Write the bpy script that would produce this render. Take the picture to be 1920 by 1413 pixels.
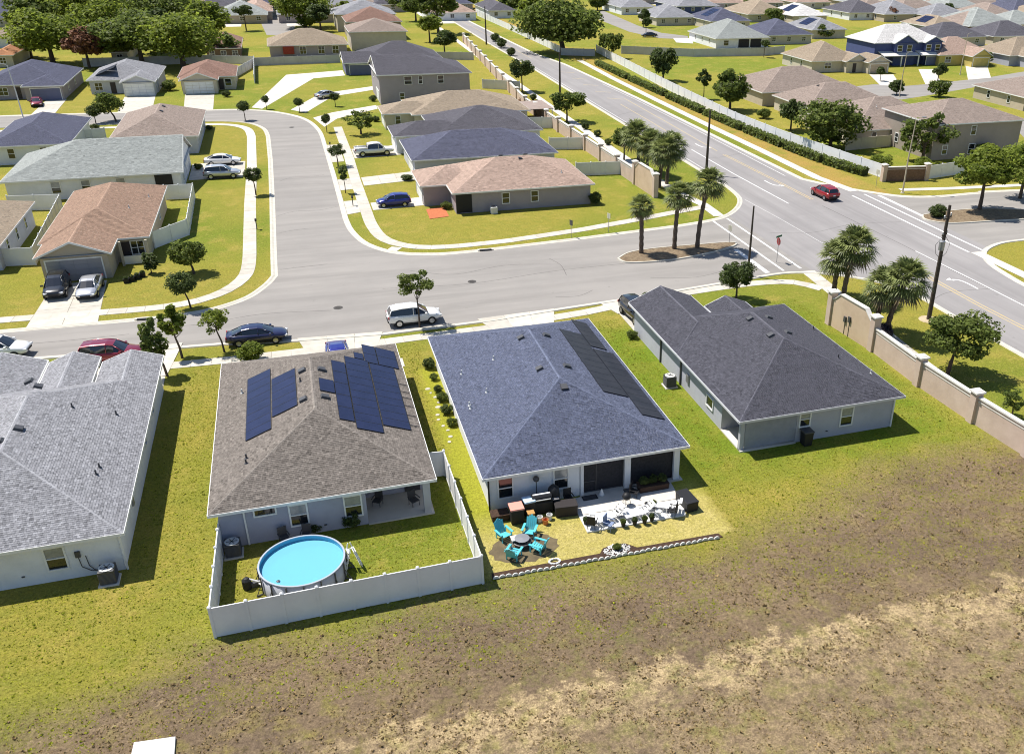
import bpy, math, random
from mathutils import Vector, Matrix
rng = random.Random(11)
for o in list(bpy.data.objects): bpy.data.objects.remove(o)
scene = bpy.context.scene
COL = scene.collection
# ------------------------------------------------------------------ camera (drone, 32 m up)
CAMH = 32.0
FPX, CX, CY = 1718.52, 1152.49, 727.02          # photograph is 1920 px wide
vF = Vector((0.2936746, 0.84008001, -0.45609299))
vR = Vector((0.94677696, -0.32140773, 0.0176195))
vU = Vector((0.13179002, 0.43699274, 0.88975768))
cam = bpy.data.cameras.new('camera'); camo = bpy.data.objects.new('camera', cam); COL.objects.link(camo)
cam.sensor_fit = 'HORIZONTAL'; cam.sensor_width = 36.0; cam.lens = FPX / 1920 * 36.0
cam.shift_x = -(CX - 960) / 1920; cam.shift_y = (CY - 706.5) / 1920      # the photograph is cropped off-centre
cam.clip_start = 0.5; cam.clip_end = 4000
camo.matrix_world = Matrix(((vR.x, vU.x, -vF.x, 0), (vR.y, vU.y, -vF.y, 0), (vR.z, vU.z, -vF.z, CAMH), (0, 0, 0, 1)))
scene.camera = camo
scene.render.resolution_x, scene.render.resolution_y = 1024, 753
# ------------------------------------------------------------------ sky and sun
SUN_EL = math.radians(62); SUN_DIR = Vector((-0.74, 0.67, 0)).normalized()   # towards the sun, on the ground plane
world = bpy.data.worlds.new('World'); scene.world = world; world.use_nodes = True
wn = world.node_tree.nodes; wl = world.node_tree.links; wn.clear()
sky = wn.new('ShaderNodeTexSky'); sky.sky_type = 'NISHITA'; sky.sun_disc = False
sky.sun_elevation = SUN_EL; sky.sun_rotation = math.atan2(SUN_DIR.x, SUN_DIR.y)
sky.air_density = 1.0; sky.dust_density = 0.6; sky.ozone_density = 2.6
bg = wn.new('ShaderNodeBackground'); bg.inputs['Strength'].default_value = 0.09
wo = wn.new('ShaderNodeOutputWorld'); wl.new(sky.outputs[0], bg.inputs[0]); wl.new(bg.outputs[0], wo.inputs[0])
sl = bpy.data.lights.new('sun', 'SUN'); sl.energy = 5.0; sl.angle = math.radians(0.5); sl.color = (1.0, 0.955, 0.88)
so = bpy.data.objects.new('sun', sl); COL.objects.link(so)
sd = SUN_DIR * math.cos(SUN_EL) + Vector((0, 0, math.sin(SUN_EL)))
so.rotation_euler = (-sd).to_track_quat('-Z', 'Y').to_euler(); so.location = sd * 200
vs = scene.view_settings; vs.view_transform = 'Standard'; vs.look = 'None'; vs.gamma = 1.0; vs.use_curve_mapping = False; vs.exposure = 0.48
scene.cycles.filter_width = 1.05; scene.cycles.max_bounces = 6; scene.cycles.diffuse_bounces = 3

# ------------------------------------------------------------------ helpers
def P(px, py, z=0.0):
    """survey point: where the sight line through a photo pixel meets the level z"""
    d = vF * FPX + vR * (px - CX) - vU * (py - CY)
    t = (z - CAMH) / d.z
    return Vector((d.x * t, d.y * t, z))
def P2(px, py, z=0.0):
    p = P(px, py, z); return (p.x, p.y)

HM = (0.980967909, -0.00354282753, 0.230558461, -0.0810644545, 1.03429275, 0.313635088, -0.00185525759, -0.000244340596)
def C1(x, y):
    """first survey grid -> adjusted grid"""
    w = HM[6] * x + HM[7] * y + 1
    return ((HM[0] * x + HM[1] * y + HM[2]) / w, (HM[3] * x + HM[4] * y + HM[5]) / w)
def CV(pts): return [C1(*p) for p in pts]
def s2l(c):
    return tuple(((v / 255) / 12.92 if v / 255 <= .04045 else ((v / 255 + .055) / 1.055) ** 2.4) for v in c)

MATS = {}
def mat(name, col, rough=0.85, col2=None, scale=3.0, detail=6.0, bump=0.0, bscale=None, tint=0.0, metal=0.0, spec=0.3,
        trans=0.0, coat=0.0, col3=None, scale3=0.3, lo=0.35, hi=0.65):
    if name in MATS: return MATS[name]
    m = bpy.data.materials.new(name); m.use_nodes = True
    N = m.node_tree.nodes; L = m.node_tree.links
    b = N['Principled BSDF']
    b.inputs['Roughness'].default_value = rough; b.inputs['Metallic'].default_value = metal
    b.inputs['Specular IOR Level'].default_value = spec
    if coat: b.inputs['Coat Weight'].default_value = coat; b.inputs['Coat Roughness'].default_value = 0.05
    geo = N.new('ShaderNodeNewGeometry'); out = None
    def noise(sc, det=detail):
        n = N.new('ShaderNodeTexNoise'); n.inputs['Scale'].default_value = sc; n.inputs['Detail'].default_value = det
        n.inputs['Roughness'].default_value = 0.62
        L.new(geo.outputs['Position'], n.inputs['Vector']); return n.outputs['Fac']
    def ramp(fac, a, c):
        r = N.new('ShaderNodeMapRange'); r.inputs[1].default_value = a; r.inputs[2].default_value = c
        L.new(fac, r.inputs[0]); return r.outputs[0]
    def mix(fac, a, c, mode='MIX'):
        x = N.new('ShaderNodeMix'); x.data_type = 'RGBA'; x.blend_type = mode
        for i, v in ((0, fac), (6, a), (7, c)):
            if hasattr(v, 'links') or hasattr(v, 'is_linked'): L.new(v, x.inputs[i])
            else: x.inputs[i].default_value = v if i == 0 else (*v, 1)
        return x.outputs[2]
    cur = col
    if col2 is not None: cur = mix(ramp(noise(scale), lo, hi), col, col2)
    if col3 is not None: cur = mix(ramp(noise(scale3, 4), lo, hi), cur, col3)
    if tint:
        a = N.new('ShaderNodeAttribute'); a.attribute_name = 'tint'
        mr = N.new('ShaderNodeMapRange'); mr.inputs[3].default_value = 1 - tint; mr.inputs[4].default_value = 1 + tint
        L.new(a.outputs['Fac'], mr.inputs[0])
        vm = N.new('ShaderNodeVectorMath'); vm.operation = 'SCALE'; L.new(mr.outputs[0], vm.inputs['Scale'])
        if isinstance(cur, tuple): vm.inputs[0].default_value = cur
        else: L.new(cur, vm.inputs[0])
        cur = vm.outputs[0]
    if isinstance(cur, tuple): b.inputs['Base Color'].default_value = (*cur, 1)
    else: L.new(cur, b.inputs['Base Color'])
    if bump:
        bn = N.new('ShaderNodeBump'); bn.inputs['Strength'].default_value = bump; bn.inputs['Distance'].default_value = 0.05
        L.new(noise(bscale or scale * 4, 4), bn.inputs['Height']); L.new(bn.outputs[0], b.inputs['Normal'])
    if trans:
        t = N.new('ShaderNodeBsdfTranslucent'); ms = N.new('ShaderNodeMixShader'); ms.inputs[0].default_value = trans
        if isinstance(cur, tuple): t.inputs[0].default_value = (*cur, 1)
        else: L.new(cur, t.inputs[0])
        o = N['Material Output']; L.new(b.outputs[0], ms.inputs[1]); L.new(t.outputs[0], ms.inputs[2]); L.new(ms.outputs[0], o.inputs[0])
    MATS[name] = m; return m

class MB:
    """mesh collector: every build() gives one object"""
    def __init__(s): s.v = []; s.f = []; s.m = []; s.t = []
    def add(s, vs, fs, mi=0, t=0.5):
        n = len(s.v); s.v += [tuple(p) for p in vs]
        for f in fs: s.f.append([n + i for i in f]); s.m.append(mi); s.t.append(t)
        return s
    def box(s, c, d, rz=0.0, mi=0, t=0.5, taper=1.0):
        hx, hy, hz = d[0] / 2, d[1] / 2, d[2] / 2; ca, sa = math.cos(rz), math.sin(rz); vs = []
        for z in (-hz, hz):
            k = taper if z > 0 else 1
            for x, y in ((-hx, -hy), (hx, -hy), (hx, hy), (-hx, hy)):
                x *= k; y *= k; vs.append((c[0] + x * ca - y * sa, c[1] + x * sa + y * ca, c[2] + z))
        return s.add(vs, [(3, 2, 1, 0), (4, 5, 6, 7), (0, 1, 5, 4), (1, 2, 6, 5), (2, 3, 7, 6), (3, 0, 4, 7)], mi, t)
    def prism(s, poly, z0, z1, mi=0, t=0.5, cap=True, bottom=False):
        n = len(poly); vs = [(x, y, z0) for x, y in poly] + [(x, y, z1) for x, y in poly]
        fs = [(i, (i + 1) % n, n + (i + 1) % n, n + i) for i in range(n)]
        if cap: fs.append(tuple(range(n, 2 * n)))
        if bottom: fs.append(tuple(range(n - 1, -1, -1)))
        return s.add(vs, fs, mi, t)
    def tube(s, pts, rad, n=8, mi=0, t=0.5, cap=True):
        pts = [Vector(p) for p in pts]
        if not hasattr(rad, '__len__'): rad = [rad] * len(pts)
        rings = []; up = Vector((0.13, 0.21, 1)).normalized()
        for i, p in enumerate(pts):
            a = pts[max(i - 1, 0)]; b = pts[min(i + 1, len(pts) - 1)]; d = (b - a).normalized()
            r = up if abs(d.dot(up)) < .95 else Vector((1, 0.1, 0))
            x = d.cross(r).normalized(); y = d.cross(x)
            rings.append([p + (x * math.cos(2 * math.pi * k / n) + y * math.sin(2 * math.pi * k / n)) * rad[i] for k in range(n)])
        vs = [q for r in rings for q in r]; fs = []
        for i in range(len(pts) - 1):
            for k in range(n):
                k2 = (k + 1) % n; fs.append((i * n + k, i * n + k2, (i + 1) * n + k2, (i + 1) * n + k))
        if cap: fs.append(tuple(range(n - 1, -1, -1))); fs.append(tuple((len(pts) - 1) * n + k for k in range(n)))
        return s.add(vs, fs, mi, t)
    def lathe(s, prof, c=(0, 0, 0), n=16, mi=0, t=0.5, sx=1.0, sy=1.0, cap=True):
        vs = []; fs = []
        for r, z in prof:
            for k in range(n):
                a = 2 * math.pi * k / n; vs.append((c[0] + r * math.cos(a) * sx, c[1] + r * math.sin(a) * sy, c[2] + z))
        for i in range(len(prof) - 1):
            for k in range(n):
                k2 = (k + 1) % n; fs.append((i * n + k, i * n + k2, (i + 1) * n + k2, (i + 1) * n + k))
        if cap and prof[0][0] > 1e-4: fs.append(tuple(range(n - 1, -1, -1)))
        if cap and prof[-1][0] > 1e-4: fs.append(tuple((len(prof) - 1) * n + k for k in range(n)))
        return s.add(vs, fs, mi, t)
    def mesh(s, name, mats, smooth=False, tint=True):
        me = bpy.data.meshes.new(name); me.from_pydata(s.v, [], s.f)
        for m in (mats if isinstance(mats, (list, tuple)) else [mats]): me.materials.append(m)
        if any(s.m): me.polygons.foreach_set('material_index', s.m)
        if smooth: me.polygons.foreach_set('use_smooth', [True] * len(s.f))
        if tint:
            a = me.attributes.new('tint', 'FLOAT', 'FACE'); a.data.foreach_set('value', s.t)
        me.update(); return me
    def build(s, name, mats, parent=None, smooth=False, loc=None, bevel=0):
        o = bpy.data.objects.new(name, s.mesh(name, mats, smooth)); COL.objects.link(o)
        if parent: o.parent = parent
        if loc: o.location = loc
        if bevel:
            b = o.modifiers.new('bevel', 'BEVEL'); b.width = bevel; b.segments = 2; b.limit_method = 'ANGLE'
        return o

def link(name, me, parent=None, loc=(0, 0, 0), rz=0.0, sc=None):
    o = bpy.data.objects.new(name, me); COL.objects.link(o); o.location = loc; o.rotation_euler = (0, 0, rz)
    if sc: o.scale = sc
    if parent: o.parent = parent
    return o
def tag(o, label=None, cat=None, group=None, kind=None):
    if label: o['label'] = label
    if cat: o['category'] = cat
    if group: o['group'] = group
    if kind: o['kind'] = kind
    return o
def thing(name, label, cat, loc=(0, 0, 0), rz=0.0, group=None):
    o = bpy.data.objects.new(name, None); o.empty_display_size = 0.3; COL.objects.link(o)
    o.location = loc; o.rotation_euler = (0, 0, rz); return tag(o, label, cat, group)
def struct(o): o['kind'] = 'structure'; return o

# ------------------------------------------------------------------ materials
M_concrete = mat('concrete', (0.56, 0.52, 0.46), 0.9, (0.44, 0.41, 0.36), 0.9, bump=0.2, bscale=18, col3=(0.62, 0.58, 0.52), scale3=0.25)
M_curb = mat('curb concrete', (0.58, 0.545, 0.47), 0.9, (0.47, 0.44, 0.37), 1.4, bump=0.15, bscale=15)
M_white = mat('white trim', (0.80, 0.80, 0.78), 0.55, (0.70, 0.70, 0.68), 1.5)
M_vinyl = mat('white vinyl', (0.80, 0.80, 0.80), 0.4, (0.73, 0.73, 0.73), 0.8)
M_glass = mat('window glass', (0.015, 0.018, 0.022), 0.06, spec=0.9)
M_glass2 = mat('window blind glass', (0.33, 0.34, 0.34), 0.12, (0.22, 0.23, 0.24), 2.0, spec=0.8)
M_black = mat('black plastic', (0.018, 0.018, 0.02), 0.55)
M_dark = mat('dark grey metal', (0.06, 0.06, 0.065), 0.5, spec=0.5)
M_grey = mat('grey metal', (0.35, 0.35, 0.36), 0.4, metal=0.6)
M_screen = mat('dark insect screen', (0.02, 0.02, 0.024), 0.75, (0.035, 0.034, 0.04), 6)
M_tyre = mat('tyre rubber', (0.02, 0.02, 0.02), 0.85)
M_rim = mat('wheel rim', (0.5, 0.5, 0.52), 0.3, metal=0.8)
M_carglass = mat('car glass', (0.012, 0.014, 0.018), 0.04, spec=1.0, coat=0.5)
M_lamp = mat('car headlamp', (0.75, 0.77, 0.8), 0.15, spec=0.8)
M_tail = mat('car tail lamp', (0.35, 0.01, 0.01), 0.2, spec=0.7)
M_bark = mat('bark', (0.12, 0.09, 0.065), 0.95, (0.07, 0.05, 0.04), 5, bump=0.5, bscale=14)
M_palmtrunk = mat('palm trunk', (0.17, 0.13, 0.10), 0.95, (0.08, 0.06, 0.045), 7, bump=0.8, bscale=10)
M_leaf = mat('oak leaves', (0.185, 0.225, 0.05), 0.6, (0.105, 0.145, 0.03), 0.9, tint=0.7, trans=0.54, spec=0.25)
M_leafy = mat('yellow green leaves', (0.25, 0.295, 0.045), 0.6, (0.15, 0.20, 0.03), 0.5, tint=0.65, trans=0.55, spec=0.25)
M_leafd = mat('dark green leaves', (0.115, 0.15, 0.04), 0.6, (0.065, 0.095, 0.026), 0.8, tint=0.7, trans=0.46, spec=0.3)
M_leafr = mat('reddish dry leaves', (0.22, 0.105, 0.055), 0.8, (0.13, 0.058, 0.033), 0.8, tint=0.4, trans=0.2)
M_frond = mat('palm fronds', (0.25, 0.28, 0.09), 0.5, (0.13, 0.16, 0.05), 0.9, tint=0.65, trans=0.35, spec=0.35)
M_frondd = mat('dry palm fronds', (0.27, 0.21, 0.12), 0.8, (0.16, 0.12, 0.07), 1.2, tint=0.4, trans=0.15)
M_mulch = mat('mulch', (0.085, 0.05, 0.032), 0.95, (0.04, 0.022, 0.016), 9, bump=0.8, bscale=25)
M_soil = mat('bare soil', (0.105, 0.082, 0.05), 0.95, (0.16, 0.125, 0.07), 1.6, bump=0.5, bscale=20)
M_sand = mat('pale sand', (0.5, 0.41, 0.28), 0.95, (0.4, 0.32, 0.2), 2, bump=0.4, bscale=18)
M_paintw = mat('white road paint', (0.72, 0.71, 0.69), 0.8, (0.5, 0.49, 0.47), 2.2, lo=0.45, hi=0.75)
M_painty = mat('yellow road paint', (0.55, 0.40, 0.16), 0.8, (0.42, 0.36, 0.27), 1.8)
# ================================================================== GROUND
def ground_material():
    m = bpy.data.materials.new('lawn and field'); m.use_nodes = True
    N = m.node_tree.nodes; L = m.node_tree.links; b = N['Principled BSDF']
    b.inputs['Roughness'].default_value = 0.95; b.inputs['Specular IOR Level'].default_value = 0.1
    geo = N.new('ShaderNodeNewGeometry'); sep = N.new('ShaderNodeSeparateXYZ'); L.new(geo.outputs['Position'], sep.inputs[0])
    def noise(sc, det=5, rough=0.6, dist=0.0):
        n = N.new('ShaderNodeTexNoise'); n.inputs['Scale'].default_value = sc; n.inputs['Detail'].default_value = det
        n.inputs['Roughness'].default_value = rough; n.inputs['Distortion'].default_value = dist
        L.new(geo.outputs['Position'], n.inputs['Vector']); return n.outputs['Fac']
    def mr(v, a, c, lo=0.0, hi=1.0):
        r = N.new('ShaderNodeMapRange'); L.new(v, r.inputs[0])
        for i, q in ((1, a), (2, c), (3, lo), (4, hi)): r.inputs[i].default_value = q
        return r.outputs[0]
    def mth(op, a, c=None, d=None):
        x = N.new('ShaderNodeMath'); x.operation = op
        for i, q in enumerate((a, c, d)):
            if q is None: continue
            if isinstance(q, (int, float)): x.inputs[i].default_value = q
            else: L.new(q, x.inputs[i])
        return x.outputs[0]
    def mix(f, a, c):
        x = N.new('ShaderNodeMix'); x.data_type = 'RGBA'
        for i, q in ((0, f), (6, a), (7, c)):
            if isinstance(q, float): x.inputs[i].default_value = q
            elif isinstance(q, tuple): x.inputs[i].default_value = (*q, 1)
            else: L.new(q, x.inputs[i])
        return x.outputs[2]
    fine = noise(9, 6, 0.8); mid = noise(1.1, 6, .7); big = noise(0.07, 3); patch = noise(0.3, 6, 0.7); plot = noise(0.035, 2, .5)
    grass = mix(mr(plot, .46, .56), (0.27, 0.235, 0.042), (0.165, 0.20, 0.024))
    grass = mix(mr(mid, .42, .64, 0, .6), grass, (0.165, 0.185, 0.026))
    grass = mix(mr(patch, .52, .68, 0, .75), grass, (0.34, 0.265, 0.065))
    grass = mix(mr(noise(2.2, 6, .75), .54, .68, 0, .65), grass, (0.37, 0.315, 0.08))
    grass = mix(mr(big, .50, .64, 0, .4), grass, (0.28, 0.245, 0.04))
    wet = mth('MULTIPLY', mth('MULTIPLY', mr(sep.outputs[0], 20.5, 22.5), mr(sep.outputs[0], 41, 44, 1, 0)), mth('MULTIPLY', mr(sep.outputs[1], 42.8, 46.0), mr(sep.outputs[1], 68, 72, 1, 0)))
    grass = mix(mth('MULTIPLY', wet, mr(noise(.4, 5, .65), .34, .56, .25, .9)), grass, (0.135, 0.195, 0.016))
    vm_ = mth('MULTIPLY', mr(sep.outputs[0], 68.5, 69.5), mr(sep.outputs[0], 73.5, 74.5, 1, 0)); vm_ = mth('MULTIPLY', vm_, mr(sep.outputs[1], 98, 103))
    grass = mix(mth('MULTIPLY', vm_, mr(noise(.25, 5, .7), .36, .58, .2, .9)), grass, (0.36, 0.235, 0.065))
    # uneven mowing and dry blotches
    brown = mix(mr(noise(0.16, 4, .6), .42, .60), (0.21, 0.15, 0.092), (0.165, 0.118, 0.078))
    brown = mix(mr(noise(2.6, 7, .78), .50, .66, 0, .8), brown, (0.085, 0.06, 0.04))
    brown = mix(mr(noise(0.55, 6, .7), .56, .70, 0, .6), brown, (0.20, 0.165, 0.06))
    sandc = mix(mr(noise(14, 5, .8), .40, .62), (0.34, 0.25, 0.135), (0.66, 0.50, 0.28))
    sandc = mix(mr(noise(4.2, 7, .8), .53, .62, 0, .85), sandc, (0.12, 0.085, 0.05))
    # where the mown lawns end: the rough field starts behind the gardens
    w = mth('MULTIPLY', mth('SUBTRACT', noise(0.22, 6, .65), 0.5), 7.0)
    yb = mth('ADD', 38.9, mr(sep.outputs[0], 21, 36, 0, 5.0))
    yb = mth('ADD', yb, mr(sep.outputs[0], -8, -15, 0, -2.6))
    fd = mth('ADD', mth('SUBTRACT', yb, sep.outputs[1]), w)
    fieldm = mth('MULTIPLY', mr(fd, -1.2, 2.6), mr(noise(0.9, 6, .72), .30, .52, .45, 1.0))
    w2 = mth('MULTIPLY', mth('SUBTRACT', noise(0.55, 7, .72), 0.5), 6.5)
    sd_ = mth('ADD', mth('SUBTRACT', 30.8, sep.outputs[1]), w2)
    xs = mr(sep.outputs[0], -4.5, 0.5)
    band = mth('MULTIPLY', mr(sd_, -0.1, 0.35), mr(sd_, 1.6, 3.8, 1.0, 0.36))
    sandm = mth('MULTIPLY', mth('MULTIPLY', band, xs), mth('MULTIPLY', mr(noise(1.4, 8, .8), .41, .54), mr(noise(0.3, 4, .6), .32, .52, .35, 1.0)))
    strawm = mth('MULTIPLY', mr(noise(3.2, 7, .78), .50, .66), mr(noise(0.5, 4), .42, .62))
    brown = mix(mth('MULTIPLY', strawm, 0.6), brown, (0.46, 0.35, 0.19))
    field = mix(sandm, brown, sandc)
    # lot-wide brightening painted into the turf colour around the blue-grey house
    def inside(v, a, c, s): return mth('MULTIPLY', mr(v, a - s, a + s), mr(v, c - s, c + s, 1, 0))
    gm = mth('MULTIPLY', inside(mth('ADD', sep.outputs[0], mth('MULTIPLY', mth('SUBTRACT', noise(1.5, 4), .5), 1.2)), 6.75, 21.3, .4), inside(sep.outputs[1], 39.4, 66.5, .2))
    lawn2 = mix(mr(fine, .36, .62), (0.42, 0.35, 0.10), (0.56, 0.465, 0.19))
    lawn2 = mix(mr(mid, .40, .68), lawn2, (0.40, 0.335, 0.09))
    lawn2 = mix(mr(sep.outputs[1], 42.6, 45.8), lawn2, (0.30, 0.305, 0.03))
    col = mix(fieldm, grass, field)
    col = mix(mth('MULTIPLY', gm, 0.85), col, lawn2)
    grain = mth('MULTIPLY', mr(noise(5.5, 8, .85), .34, .66, .50, 1.50), mr(noise(17, 4, .8), .30, .70, .68, 1.32))
    sc_ = N.new('ShaderNodeVectorMath'); sc_.operation = 'SCALE'; L.new(col, sc_.inputs[0]); L.new(grain, sc_.inputs['Scale'])
    L.new(sc_.outputs[0], b.inputs['Base Color'])
    bp = N.new('ShaderNodeBump'); bp.inputs['Strength'].default_value = 0.9; bp.inputs['Distance'].default_value = 0.12
    L.new(noise(7, 6, .8), bp.inputs['Height']); L.new(bp.outputs[0], b.inputs['Normal'])
    return m
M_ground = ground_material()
g = MB()
gx = [-900, -300, -120, -60, -30, 0, 30, 60, 120, 300, 1000]; gy = [-300, 0, 20, 40, 80, 160, 320, 700, 1800]
for i in range(len(gx) - 1):
    for j in range(len(gy) - 1):
        g.add([(gx[i], gy[j], 0), (gx[i + 1], gy[j], 0), (gx[i + 1], gy[j + 1], 0), (gx[i], gy[j + 1], 0)], [(0, 1, 2, 3)])
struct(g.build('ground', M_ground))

def asphalt(name, base, dark, light, stretch):
    """aged asphalt: mottling, long tyre-darkened streaks along the traffic, oil spots and fine aggregate"""
    m = bpy.data.materials.new(name); m.use_nodes = True; N = m.node_tree.nodes; L = m.node_tree.links; b = N['Principled BSDF']
    b.inputs['Roughness'].default_value = .88; b.inputs['Specular IOR Level'].default_value = .25
    geo = N.new('ShaderNodeNewGeometry')
    def noise(sc, det, st=None, rough=.62):
        n = N.new('ShaderNodeTexNoise'); n.inputs['Scale'].default_value = sc; n.inputs['Detail'].default_value = det; n.inputs['Roughness'].default_value = rough
        if st:
            v = N.new('ShaderNodeVectorMath'); v.operation = 'MULTIPLY'; v.inputs[1].default_value = st; L.new(geo.outputs['Position'], v.inputs[0]); L.new(v.outputs[0], n.inputs['Vector'])
        else: L.new(geo.outputs['Position'], n.inputs['Vector'])
        return n.outputs['Fac']
    def mix(f, lo, hi, a, c, k=1.0):
        r = N.new('ShaderNodeMapRange'); r.inputs[1].default_value = lo; r.inputs[2].default_value = hi; r.inputs[4].default_value = k; L.new(f, r.inputs[0])
        x = N.new('ShaderNodeMix'); x.data_type = 'RGBA'; L.new(r.outputs[0], x.inputs[0])
        for i, q in ((6, a), (7, c)):
            if isinstance(q, tuple): x.inputs[i].default_value = (*q, 1)
            else: L.new(q, x.inputs[i])
        return x.outputs[2]
    c = mix(noise(.5, 7), .32, .68, base, dark)
    c = mix(noise(.07, 4), .40, .62, c, light)
    c = mix(noise(.55, 5, stretch), .42, .66, c, tuple(v * .74 for v in base), .8)
    c = mix(noise(1.1, 5, stretch), .55, .72, c, tuple(v * 1.18 for v in base), .6)
    c = mix(noise(.9, 3), .68, .78, c, tuple(v * .55 for v in base), .6)
    c = mix(noise(22, 3), .3, .7, c, tuple(v * .85 for v in base), .35)
    L.new(c, b.inputs['Base Color'])
    bp = N.new('ShaderNodeBump'); bp.inputs['Strength'].default_value = .15; bp.inputs['Distance'].default_value = .03; L.new(noise(30, 3), bp.inputs['Height']); L.new(bp.outputs[0], b.inputs['Normal'])
    return m
M_asph = asphalt('aged asphalt', (0.285, 0.266, 0.246), (0.255, 0.238, 0.222), (0.31, 0.288, 0.265), (.10, 1, 1))
M_asph2 = asphalt('main road asphalt', (0.285, 0.268, 0.262), (0.25, 0.236, 0.232), (0.31, 0.292, 0.284), (1, .035, 1))
M_crack = mat('tar crack', (0.10, 0.09, 0.085), 0.9)
M_patch = mat('asphalt stain', (0.21, 0.19, 0.17), 0.9, (0.27, 0.245, 0.215), 0.8)

def sheet(name, polys, z, m, top=True):
    q = MB()
    for p in polys: q.add([(x, y, z) for x, y in p], [tuple(range(len(p)))])
    o = q.build(name, m)
    return struct(o) if top else o

def smooth(pts, n=6):
    """Catmull-Rom through 2-D points"""
    r = []
    for i in range(len(pts) - 1):
        p0 = pts[max(i - 1, 0)]; p1 = pts[i]; p2 = pts[i + 1]; p3 = pts[min(i + 2, len(pts) - 1)]
        for k in range(n):
            t = k / n; t2 = t * t; t3 = t2 * t
            r.append(tuple(.5 * (2 * p1[j] + (p2[j] - p0[j]) * t + (2 * p0[j] - 5 * p1[j] + 4 * p2[j] - p3[j]) * t2 + (3 * p1[j] - p0[j] - 3 * p2[j] + p3[j]) * t3) for j in (0, 1)))
    r.append(pts[-1]); return r

# kerb lines (inner edge of the asphalt), all surveyed from the photograph
W_curve = smooth([(-3.4, 86.6), (-4.3, 84.2), (-6.2, 81.4), (-9.6, 79.6), (-13.5, 79.3)])
kerbNW = [(-90, 89.0), (-40, 82.2), (-27, 80.7), (-18.5, 79.8)] + W_curve[::-1] + [(-3.4, 92), (-3.3, 112), (-3.3, 133), (-3.5, 148)] + \
    smooth([(-3.5, 148), (-4.2, 154), (-6.6, 159.2), (-11, 162.6), (-16, 164.2)]) + [(-50, 174.0), (-120, 194)]
E_curve = smooth([(4.1, 102), (4.4, 97.5), (5.6, 92.6), (8.2, 88.9), (12.2, 87.0), (16.5, 86.5)])
N_curve = smooth([(38.5, 86.8), (43.2, 87.6), (46.4, 90.0), (48.6, 93.6), (49.3, 98)])
kerbNE = [(-120, 203), (-50, 183.4), (-14, 172.6)] + smooth([(-14, 172.6), (-8, 170.4), (-2.5, 165.8), (1.8, 158.5), (3.7, 149), (4.0, 138)]) + [(4.1, 120)] + E_curve + [(27, 86.5)] + N_curve + \
    [(49.3, 130), (49.3, 190), (48.6, 228), (48.5, 282), (48.5, 420)]
S_curve = smooth([(38.3, 71.5), (42.5, 71.6), (46.2, 69.8), (49.2, 66.4), (50.3, 62.6)])
kerbS = [(-90, 84.5), (-40, 77.4), (-25.7, 75.0), (-19, 74.0), (-8, 72.5), (-2, 71.2), (4.9, 70.2), (14, 70.0), (20, 70.4), (27.6, 70.7)] + S_curve + [(50.4, 56), (50.8, 45), (51.0, 10), (51.0, -60)]
SE_curve = smooth([(59.6, 63), (60.2, 67.2), (61.8, 70.3), (64.8, 71.9), (68, 72.0)])
kerbSE = [(59.4, -60), (59.4, 45)] + SE_curve + [(78, 69.5), (140, 54)]
NE_curve = smooth([(150, 66), (82, 84.2), (74, 85.8), (69, 86.3), (65.3, 87.7), (62.4, 91.0), (60.2, 94.3), (58.4, 98)])
kerbRE = NE_curve + [(58.1, 112), (57.9, 126), (57.5, 150), (57.0, 164), (56.0, 190), (54.0, 206), (53.3, 230), (52.3, 270), (52.0, 420)]
streets = kerbNW + [(-120, 203)] + kerbNE[1:]        # residential side
res_poly = [(-120, 194)] + kerbNW[::-1][1:] + [(-90, 84.5)] + kerbS[1:kerbS.index((27.6, 70.7)) + 1] + S_curve[:7] + [(44.6, 71.0), (44.6, 88.3)] + \
    [q for q in N_curve[::-1] if q[0] < 44] + [(27, 86.5)] + E_curve[::-1] + kerbNE[:kerbNE.index((4.1, 120)) + 1][::-1]
sheet('street', [CV(res_poly)], 0.004, M_asph)
main_poly = [(44.6, 71.0)] + [q for q in S_curve if q[0] > 44.6] + [(50.4, 56), (50.8, 45), (51.0, 10), (51.0, -60), (59.4, -60), (59.4, 45)] + \
    [q for q in SE_curve if q[0] < 63.2] + [(63.2, 89.4)] + [q for q in NE_curve if q[0] < 63.2] + kerbRE[len(NE_curve):] + [(48.5, 420), (48.5, 282), (48.6, 228), (49.3, 190), (49.3, 130)] + \
    [q for q in N_curve[::-1] if q[0] > 44.6] + [(44.6, 88.3)]
sheet('main_road', [CV(main_poly)], 0.0045, M_asph2)
east_poly = [(63.2, 71.2)] + [q for q in SE_curve if q[0] > 63.2] + [(78, 69.5), (140, 54), (150, 66)] + [q for q in NE_curve if q[0] > 63.2] + [(63.2, 89.4)]
sheet('side_road', [CV(east_poly)], 0.004, M_asph)

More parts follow.
